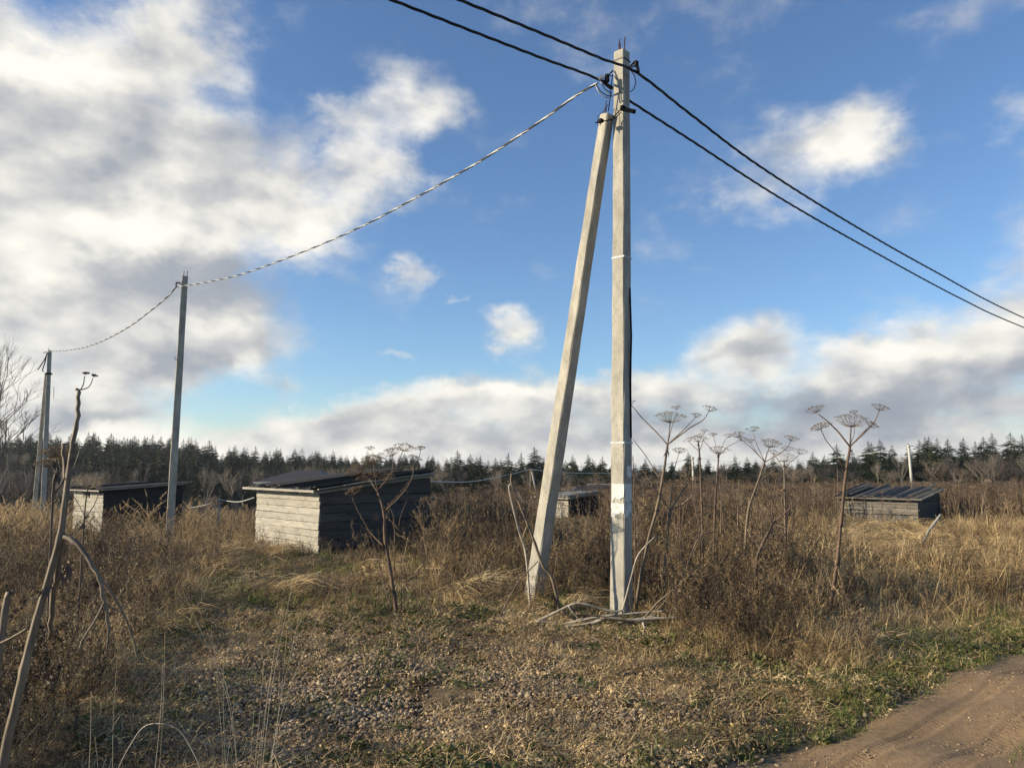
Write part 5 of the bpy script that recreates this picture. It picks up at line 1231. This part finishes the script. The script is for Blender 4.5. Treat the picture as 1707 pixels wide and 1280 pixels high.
# small stones pressed into the track
X, Y = sample(40000, 3.6, 12, 1.1, .75, .5); td = track_n(X, Y); k = (td > .0) & (nr.random(len(X)) < .25 + .75 * (fbm(X, Y, 1.8, 71) > .5)); n_ = k.sum(); s_ = .0025 + .006 * nr.random(n_) ** 2
P = np.stack([X[k], Y[k], H(X[k], Y[k]) + .026], 1)
scatter('road_grit', cStone, P, np.stack([nr.normal(0, .3, n_), nr.normal(0, .3, n_), nr.uniform(0, 6.28, n_)], 1), np.repeat(s_[:, None], 3, 1), nr.integers(0, 8, n_), 'fine grit pressed into the dirt track', 'grit')
X, Y = sample(9000, 7, 20, 1.2); te = tall_edge(X, Y); u, v = uvof(X, Y)
k = (te > -10) & (~occupied(X, Y)) & (nr.random(len(X)) < np.interp(u, [0, 500, 700, 1300, 1400, 1707], [.4, .4, .15, .1, .3, .3]) * (fbm(X, Y, .9, 91) > .5))
do_scatter('green_undergrowth', cGG, X[k], Y[k], 1.2, 2.6, 'faded olive green grass showing between the dry stems', 'grass', .2)
# gravel
X, Y = sample(170000, 3.6, 9.5, 1.05, .72, .5); u, v = uvof(X, Y); td = track_n(X, Y)
grav = np.exp(-((u - 640) / 300) ** 2 - ((v - 1165) / 90) ** 2) + .8 * np.exp(-((u - 1010) / 200) ** 2 - ((v - 1190) / 60) ** 2) + .5 * np.exp(-((u - 430) / 120) ** 2 - ((v - 1230) / 70) ** 2)
pr = np.clip(grav * 1.6, 0, 1) * (.12 + .9 * sst(.36, .50, fbm(X, Y, 1.9, 61))) + .04 - .028 * (td > 0)
k = nr.random(len(X)) < pr
n_ = k.sum(); s_ = .006 + .016 * nr.random(n_) ** 2.4
P = np.stack([X[k], Y[k], H(X[k], Y[k]) + s_ * .5 + .004], 1)
scatter('gravel', cStone, P, np.stack([nr.normal(0, .3, n_), nr.normal(0, .3, n_), nr.uniform(0, 6.28, n_)], 1), np.repeat(s_[:, None], 3, 1), nr.integers(0, 8, n_), 'rounded brown gravel spread over the bare patch', 'gravel')
X, Y = sample(240, 4, 9, 1.1); td = track_n(X, Y); k = td < .9
do_scatter('fallen_leaves', cLeaf, X[k], Y[k], .5, 1.1, 'scattered yellow and brown fallen leaves', 'leaves', .3)

# tall pale grass stalks close to the camera, bottom left
def stalk_clump(items, Y, label, name='grass_clump'):
    """items: (u0, v0, u1, v1, bend px, radius mm)"""
    base = at(items[0][0], items[0][1], Y); base.z = h(base.x, base.y); root = thing(name, base, label, 'grass', 'tall pale grass stalks in the left foreground')
    mb = MB(); sd = MB()
    for (u0, v0, u1, v1, bd, r) in items:
        dy = rnd.uniform(-.15, .15); p0 = at(u0, v0, Y + dy); p2 = at(u1, v1, Y + dy + rnd.uniform(-.1, .1)); pm = at((u0 + u1) / 2 + bd, (v0 + v1) / 2, Y + dy); p0.z = min(p0.z, h(p0.x, p0.y))
        ps = interp_pts([p0, pm, p2], 10); mb.tube(ps, [r * .001 * (1 - .6 * i / 10) for i in range(11)], 4, 0, False)
        d = (ps[-1] - ps[-3]).normalized()
        for j in range(18):
            p = ps[-1] - d * .10 * rnd.random(); q = (d * 1.2 + Vector((rnd.uniform(-1, 1), rnd.uniform(-1, 1), rnd.uniform(-1, 1))) * .5).normalized() * rnd.uniform(.008, .02); s2 = q.orthogonal().normalized() * .0012
            sd.add([p - s2, p + s2, p + q], [(0, 1, 2)])
    mb.build('stalk', M['stalk_pale'], root); sd.build('seed_head', M['plume'], root)
stalk_clump([(432, 1330, 492, 952, -8, 1.6), (428, 1330, 470, 1010, -4, 1.4), (436, 1330, 540, 1005, -12, 1.4), (420, 1330, 458, 1080, 0, 1.3), (440, 1330, 478, 1060, 5, 1.3), (445, 1330, 500, 1020, -6, 1.3), (418, 1330, 440, 1100, 2, 1.2), (410, 1330, 425, 1150, 2, 1.2), (450, 1330, 466, 1120, 4, 1.2)], 4.2,
    'tallest clump of thin pale grass stalks, right of the gravel edge in the left foreground')
stalk_clump([(400, 1330, 305, 985, 25, 1.8), (385, 1330, 352, 1050, 4, 1.3), (398, 1330, 330, 1010, 20, 1.3), (380, 1330, 372, 1080, -3, 1.3), (371, 1330, 397, 1090, 2, 1.2), (375, 1330, 360, 1120, 2, 1.2)], 4.3,
    'pale grass stalks leaning to the left beside the tallest clump')
stalk_clump([(145, 1330, 152, 1155, 2, 2.6), (190, 1330, 195, 1100, -4, 1.8), (250, 1330, 272, 1090, 5, 2.2), (262, 1330, 275, 1050, 3, 1.8), (160, 1330, 158, 1230, 4, 1.4)], 4.0, 'scattered straight brown stalks at the bottom left corner')
q = MB(); q.tube(interp_pts([at(188, 1300, 3.9), at(215, 1245, 3.9), at(245, 1208, 3.9), at(292, 1212, 3.9), at(318, 1245, 3.9), at(338, 1290, 3.9), at(350, 1330, 3.9)], 30), .0028, 5)
tag(q.build('grass_stalk', M['stalk_pale'], None, True), 'single pale stalk bent into an arch at the bottom left', 'grass', 'tall pale grass stalks in the left foreground')

# puddle of melt water left of the shed
pc = gp(392, 893); q = MB(); ring = []
for i in range(22):
    a = 2 * math.pi * i / 22; r = 1 + .3 * math.sin(3 * a + 1) + .15 * math.sin(5 * a)
    ring.append(Vector((pc.x + .95 * r * math.cos(a), pc.y + 1.3 * r * math.sin(a), pc.z + .07)))
q.add(ring + [p - Vector((0, 0, .2)) for p in ring], [tuple(range(22))] + [(i, (i + 1) % 22, 22 + (i + 1) % 22, 22 + i) for i in range(22)])
m, t, bs = newmat('water'); bs.inputs['Base Color'].default_value = (.35, .4, .46, 1); bs.inputs['Roughness'].default_value = .12
tag(q.build('puddle', m), kind='structure')

# ------------------------------------------------------------------ trees
def spruce_mesh(seed, wide=.24, gap=.0):
    r_ = random.Random(seed); cr_ = MB(); L = 34
    lean = (r_.uniform(-.015, .015), r_.uniform(-.015, .015))
    for i in range(L):
        t_ = i / L; z = .08 + .92 * t_ ** .95; rad = wide * (1 - t_) ** .82 * r_.uniform(.72, 1.12) + .010; nb_ = int(13 - 5 * t_)
        if r_.random() < gap: continue
        for k in range(nb_):
            a = r_.uniform(0, 6.283); d = Vector((math.cos(a), math.sin(a), 0)); s_ = Vector((-d.y, d.x, 0)); rr = rad * r_.uniform(.55, 1.15)
            c_ = Vector((lean[0] * z, lean[1] * z, z)); dp = r_.uniform(.10, .38) * rr; up = r_.uniform(.02, .12) * rr
            # drooping bough made of separate needle sprays
            for j in range(5):
                q0 = (.10 + .18 * j) * rr; q1 = q0 + .34 * rr; ww = rr * .27 * r_.uniform(.6, 1.2) * (1.1 - .14 * j)
                p0 = c_ + d * q0 + Vector((0, 0, -dp * (q0 / rr) ** 1.2)); tipz = -dp * min(1.1, q1 / rr) ** 1.2
                for sg in (-1, 1):
                    e = c_ + d * q1 + s_ * sg * ww + Vector((0, 0, tipz + r_.uniform(-.35, .1) * ww))
                    w_ = (s_ * .10 + Vector((0, 0, .12))) * ww * 1.2
                    cr_.add([p0 - w_ * .6, p0 + w_, e + w_ * .25, e - w_ * .4 - Vector((0, 0, ww * .35))], [(0, 1, 2, 3)])
            cr_.add([c_ + Vector((0, 0, up)), c_ + d * rr * .6 - s_ * rr * .06, c_ + d * rr + Vector((0, 0, -dp)), c_ + d * rr * .6 + s_ * rr * .06], [(0, 1, 2, 3)])
    cr_.add([(-.006, 0, .94), (.006, 0, .94), (lean[0], lean[1], 1.03)], [(0, 1, 2)]); cr_.add([(0, -.006, .94), (0, .006, .94), (lean[0], lean[1], 1.03)], [(0, 1, 2)])
    tr_ = MB(); tr_.tube([(0, 0, -.05), (lean[0] * .5, lean[1] * .5, .5), (lean[0], lean[1], .98)], [.014, .008, .002], 6, 0, False)
    return cr_.mesh('crown', M['needles']), tr_.mesh('trunk', M['bark'])
def bare_mesh(seed, mat_twig, depth=5, spread=.55, trunkh=.28, stems=1, w0=.014, thin=.5, nb=(3, 4)):
    r_ = random.Random(seed); tw = MB(); tr_ = MB()
    def br(p, d, ln, w_, dep):
        pts = [p]; q = p
        for i in range(2):
            d = (d + Vector((r_.uniform(-.15, .15), r_.uniform(-.15, .15), r_.uniform(-.02, .12)))).normalized(); q = q + d * ln / 2; pts.append(q)
        (tr_ if dep >= depth - 1 else tw).tube(pts, [w_, w_ * .85, w_ * .7], 5 if dep >= depth - 1 else 3, 0, False)
        if dep <= 0: return
        for k in range(r_.randint(*nb)):
            a = r_.uniform(0, 6.283); o_ = d.orthogonal().normalized(); o2 = d.cross(o_); dd_ = (d + (o_ * math.cos(a) + o2 * math.sin(a)) * r_.uniform(spread * .6, spread * 1.3) + Vector((0, 0, .12))).normalized()
            st = pts[2] if k < 2 else pts[1].lerp(pts[2], r_.random()); br(st, dd_, ln * r_.uniform(.62, .86), w_ * r_.uniform(thin * .9, thin * 1.25), dep - 1)
    for s in range(stems):
        a = 6.283 * s / stems; br(Vector((0, 0, -.03)), Vector((math.cos(a) * .25 * (stems > 1), math.sin(a) * .25 * (stems > 1), 1)).normalized(), trunkh, w0, depth)
    return tw.mesh('crown', mat_twig), tr_.mesh('trunk', M['birch'] if mat_twig is M['twig_pale'] else M['bark'])
def tree_proto(name, meshes, label, cat):
    o = thing(name, (0, 0, 0), label, cat); kids = []
    for me_ in meshes:
        c_ = bpy.data.objects.new(me_.name.split('.')[0], me_); COL.objects.link(c_); c_.parent = o; kids.append(c_)
    del o['_org']; KIDS[o.name] = kids; return o
SP = [tree_proto('spruce_tree', spruce_mesh(100 + k, rnd.uniform(.21, .30), .03), 'x', 'tree') for k in range(7)]
BR = [tree_proto('bare_tree', bare_mesh(200 + k, M['twig'], 5, .5, .27, 1, .012), 'x', 'tree') for k in range(5)]
BS = [tree_proto('bare_shrub', bare_mesh(300 + k, M['twig'], 4, .55, .3, 4, .008), 'x', 'shrub') for k in range(4)]
used = set()
def place(pool, u, Y, hgt=None, vtop=None, label='', group=None, sx=1.0):
    x = at(u, 775, Y).x; z = h(x, Y) - .1
    if hgt is None: hgt = at(u, vtop, Y).z - z
    k = rnd.randrange(len(pool)); p = pool[k]
    sc = (hgt * sx, hgt * sx, hgt)
    if p.name not in used:
        used.add(p.name); p.location = (x, Y, z); p.scale = sc; p.rotation_euler = (0, 0, rnd.uniform(0, 6.28)); p['label'] = label; p['group'] = group; return p
    return copy_tree(p, (x, Y, z), rnd.uniform(0, 6.28), sc, label, group)
def sector(u):
    for lim, nm in ((100, "behind the far left poles"), (290, "above the low dark shed"), (415, "between lone pole and middle shed"), (570, 'above the brown hip roof'),
                    (720, "above the middle shed's board roof"), (880, "between middle shed and wooden post"), (1015, "between strut and tall pole"),
                    (1160, "between tall pole and thin pole"), (1345, 'right of the thin white pole'), (1510, 'left of the right white pole'), (3000, 'right of the right white pole')):
        if u < lim: return nm
FR = [(762, 750), (785, 757), (801, 759), (825, 762), (848, 755), (868, 754), (890, 744), (907, 762), (932, 765), (955, 758), (980, 757), (988, 764), (1005, 760), (1075, 764), (1090, 772), (1120, 768), (1147, 753), (1165, 765), (1182, 764),
      (1225, 758), (1245, 761), (1262, 768), (1290, 760), (1356, 752), (1375, 758), (1396, 740), (1421, 748), (1448, 735), (1455, 738), (1468, 732), (1489, 741), (1517, 738), (1533, 732), (1544, 728), (1551, 727), (1565, 729), (1583, 731), (1609, 729), (1629, 735), (1641, 727), (1657, 721), (1687, 720), (1706, 724), (1730, 718)]
SPL = []
def later(pool, u, Y, vtop, label, group, sx): SPL.append((u, Y, vtop, label, group, sx))
for (u_, vt) in FR:
    later(SP, u_, rnd.uniform(150, 185), vtop=vt, label='dark front row spruce ' + sector(u_), group='front row spruces ' + sector(u_), sx=rnd.uniform(.85, 1.15) * 1.3)
for k in range(150):          # second rank on the right
    u_ = 745 + 1000 * (k + rnd.random()) / 150; vt = np.interp(u_, [745, 900, 1100, 1300, 1500, 1745], [764, 767, 775, 768, 756, 748]) + rnd.uniform(-4, 7)
    later(SP, u_, rnd.uniform(190, 240), vtop=vt, label='spruce in the rear rank of the wood ' + sector(u_), group='rear rank spruces ' + sector(u_), sx=rnd.uniform(1.1, 1.7))
for k in range(430):          # the wooded hillside at left
    u_ = -40 + 790 * (k + rnd.random()) / 430; Y_ = rnd.choice([rnd.uniform(150, 200), rnd.uniform(200, 270), rnd.uniform(270, 350)])
    vt = np.interp(u_, [-40, 100, 300, 400, 560, 750], [724, 724, 731, 747, 755, 760]) + rnd.choice([rnd.uniform(-7, 6), rnd.uniform(0, 14)])
    if Y_ < 270: vt += (270 - Y_) / 270 * rnd.uniform(40, 150)
    vt = min(vt, 835)
    later(SP, u_, Y_, vtop=vt, label='spruce in the mixed wood ' + sector(u_), group='hillside spruces ' + sector(u_), sx=rnd.uniform(1.0, 1.5))
def app(q): x_ = at(q[0], 775, q[1]).x; return (at(q[0], q[2], q[1]).z - h(x_, q[1])) / q[1]
SPL = SPL[:len(FR)] + sorted(SPL[len(FR):], key=app, reverse=True)
for q_ in SPL[:290]: place(SP, q_[0], q_[1], vtop=q_[2], label=q_[3], group=q_[4], sx=q_[5])
cSp = newcoll('spruce_sources')
for k in range(4):
    a_, b_ = spruce_mesh(900 + k, rnd.uniform(.21, .30), .03); srcobj('far_spruce', (lambda m_: type('q', (), {'mesh': lambda s_, *a: m_})())(a_), None, cSp)
PP, SS_ = [], []
for q_ in SPL[290:]:
    x_ = at(q_[0], 775, q_[1]).x; z_ = h(x_, q_[1]) - .1; hh_ = at(q_[0], q_[2], q_[1]).z - z_; PP.append((x_, q_[1], z_)); SS_.append((hh_ * q_[5], hh_ * q_[5], hh_))
n_ = len(PP); scatter('far_wood', cSp, PP, np.stack([np.zeros(n_), np.zeros(n_), nr.uniform(0, 6.28, n_)], 1), SS_, nr.integers(0, 4, n_), 'dark mass of far spruces filling the wood behind the nearer trees', 'wood')
for k in range(60):
    u_ = -30 + 1770 * (k + rnd.random()) / 60; Y_ = rnd.uniform(145, 200)
    vt = np.interp(u_, [-30, 100, 200, 350, 560, 750, 900, 1300, 1500, 1745], [730, 760, 762, 768, 764, 766, 778, 764, 765, 745]) + rnd.uniform(-6, 10)
    place(BR, u_, Y_, vtop=vt, label='bare grey brown tree among the spruces ' + sector(u_), group='bare trees ' + sector(u_), sx=rnd.uniform(.9, 1.3))
BP = [tree_proto('bare_tree', bare_mesh(600 + k, M['twig_pale'], 5, .42, .3, 1, .011), 'x', 'tree') for k in range(3)]
for k in range(26):
    u_ = 120 + 1600 * (k + rnd.random()) / 26
    vt = np.interp(u_, [120, 350, 560, 750, 1000, 1350, 1500, 1745], [770, 775, 768, 768, 775, 765, 755, 742]) + rnd.uniform(-8, 10)
    place(BP, u_, rnd.uniform(125, 150), vtop=vt, label='slim pale trunked birch before the spruces ' + sector(u_), group='pale birches ' + sector(u_), sx=rnd.uniform(.7, 1.0))
for (u_, vt, Y_) in ((1380, 768, 105), (1300, 775, 110), (1250, 778, 110), (1640, 752, 95), (1655, 745, 95), (1600, 770, 100), (1480, 775, 105), (1700, 762, 95), (1420, 776, 100), (1330, 770, 112), (1190, 782, 110), (1080, 786, 110), (950, 785, 115), (990, 784, 115), (1560, 768, 108)):
    place(BS, u_, Y_, vtop=vt, label="bare pale shrub at the wood edge " + sector(u_), group='bare shrubs ' + sector(u_), sx=1.5)
for (u_, vt, Y_) in ((-60, 740, 50), (10, 757, 48), (48, 765, 55), (90, 778, 60), (150, 790, 62), (200, 800, 66), (250, 806, 64), (310, 812, 60), (-20, 745, 42), (120, 785, 70), (180, 775, 90), (140, 770, 95), (225, 790, 85), (30, 760, 60), (70, 772, 50), (350, 818, 66)):
    place(BS, u_, Y_, vtop=vt, label='leafless brown thicket shrub ' + sector(u_), group='thicket shrubs ' + sector(u_), sx=1.2)
# brushwood between: stuff
for k in range(3):
    me_, tr_m = bare_mesh(400 + k, M['twig'], 3, .6, .35, 5, .010); o = bpy.data.objects.new('brushwood', me_); cBush.objects.link(o)
X, Y = sample(2600, 60, 260, .6, .75, 3); u, v = uvof(X, Y)
k = np.where(u < 450, Y > 50, Y > 118)
do_scatter('brushwood', cBush, X[k], Y[k], .8, 2.2, 'grey brown brushwood filling the foot of the wood', 'brushwood', .1, zfun=np.interp(u[k], [300, 450, 1300, 1500], [.9, .45, .5, .8]))
# big bare tree at the left edge
for (sd_, u_, Y_, vt, wd, lb) in ((521, -52, 44, 556, 1.05, 'tall leafless tree with pale fine twigs at the left edge of the picture'), (533, 2, 46, 668, 1.2, 'smaller leafless tree low at the left edge beside the far left poles')):
    ms = bare_mesh(sd_, M['twig_pale'], 7, .46, .24, 1, .010, .60, (2, 3)); top_ = max(v_.co.z for v_ in ms[0].vertices)
    o = tree_proto('bare_tree', ms, lb, 'tree'); xb = at(u_, 775, Y_).x; zb = h(xb, Y_) - .1; sc0 = (at(u_, vt, Y_).z - zb) / top_
    o.location = (xb, Y_, zb); o.scale = (sc0 * wd, sc0 * wd, sc0)
for p in SP + BR + BS + BP:
    if p.name not in used:
        for c_ in KIDS[p.name]: bpy.data.objects.remove(c_)
        bpy.data.objects.remove(p)
for o in bpy.data.objects:
    if '_org' in o: del o['_org']

# ------------------------------------------------------------------ haze over the distance
q = MB(); q.box((0, 320, 14), (760, 420, 26)); m = bpy.data.materials.new('haze_air'); m.use_nodes = True
nd = m.node_tree.nodes; nd.remove(nd['Principled BSDF']); pv = nd.new('ShaderNodeVolumePrincipled')
pv.inputs['Color'].default_value = (.86, .9, .95, 1); pv.inputs['Density'].default_value = HAZE; pv.inputs['Anisotropy'].default_value = .3
m.node_tree.links.new(pv.outputs[0], [x for x in nd if x.type == 'OUTPUT_MATERIAL'][0].inputs['Volume'])
tag(q.build('haze', m), 'faint pale haze that veils the far wood', 'haze', kind='stuff')
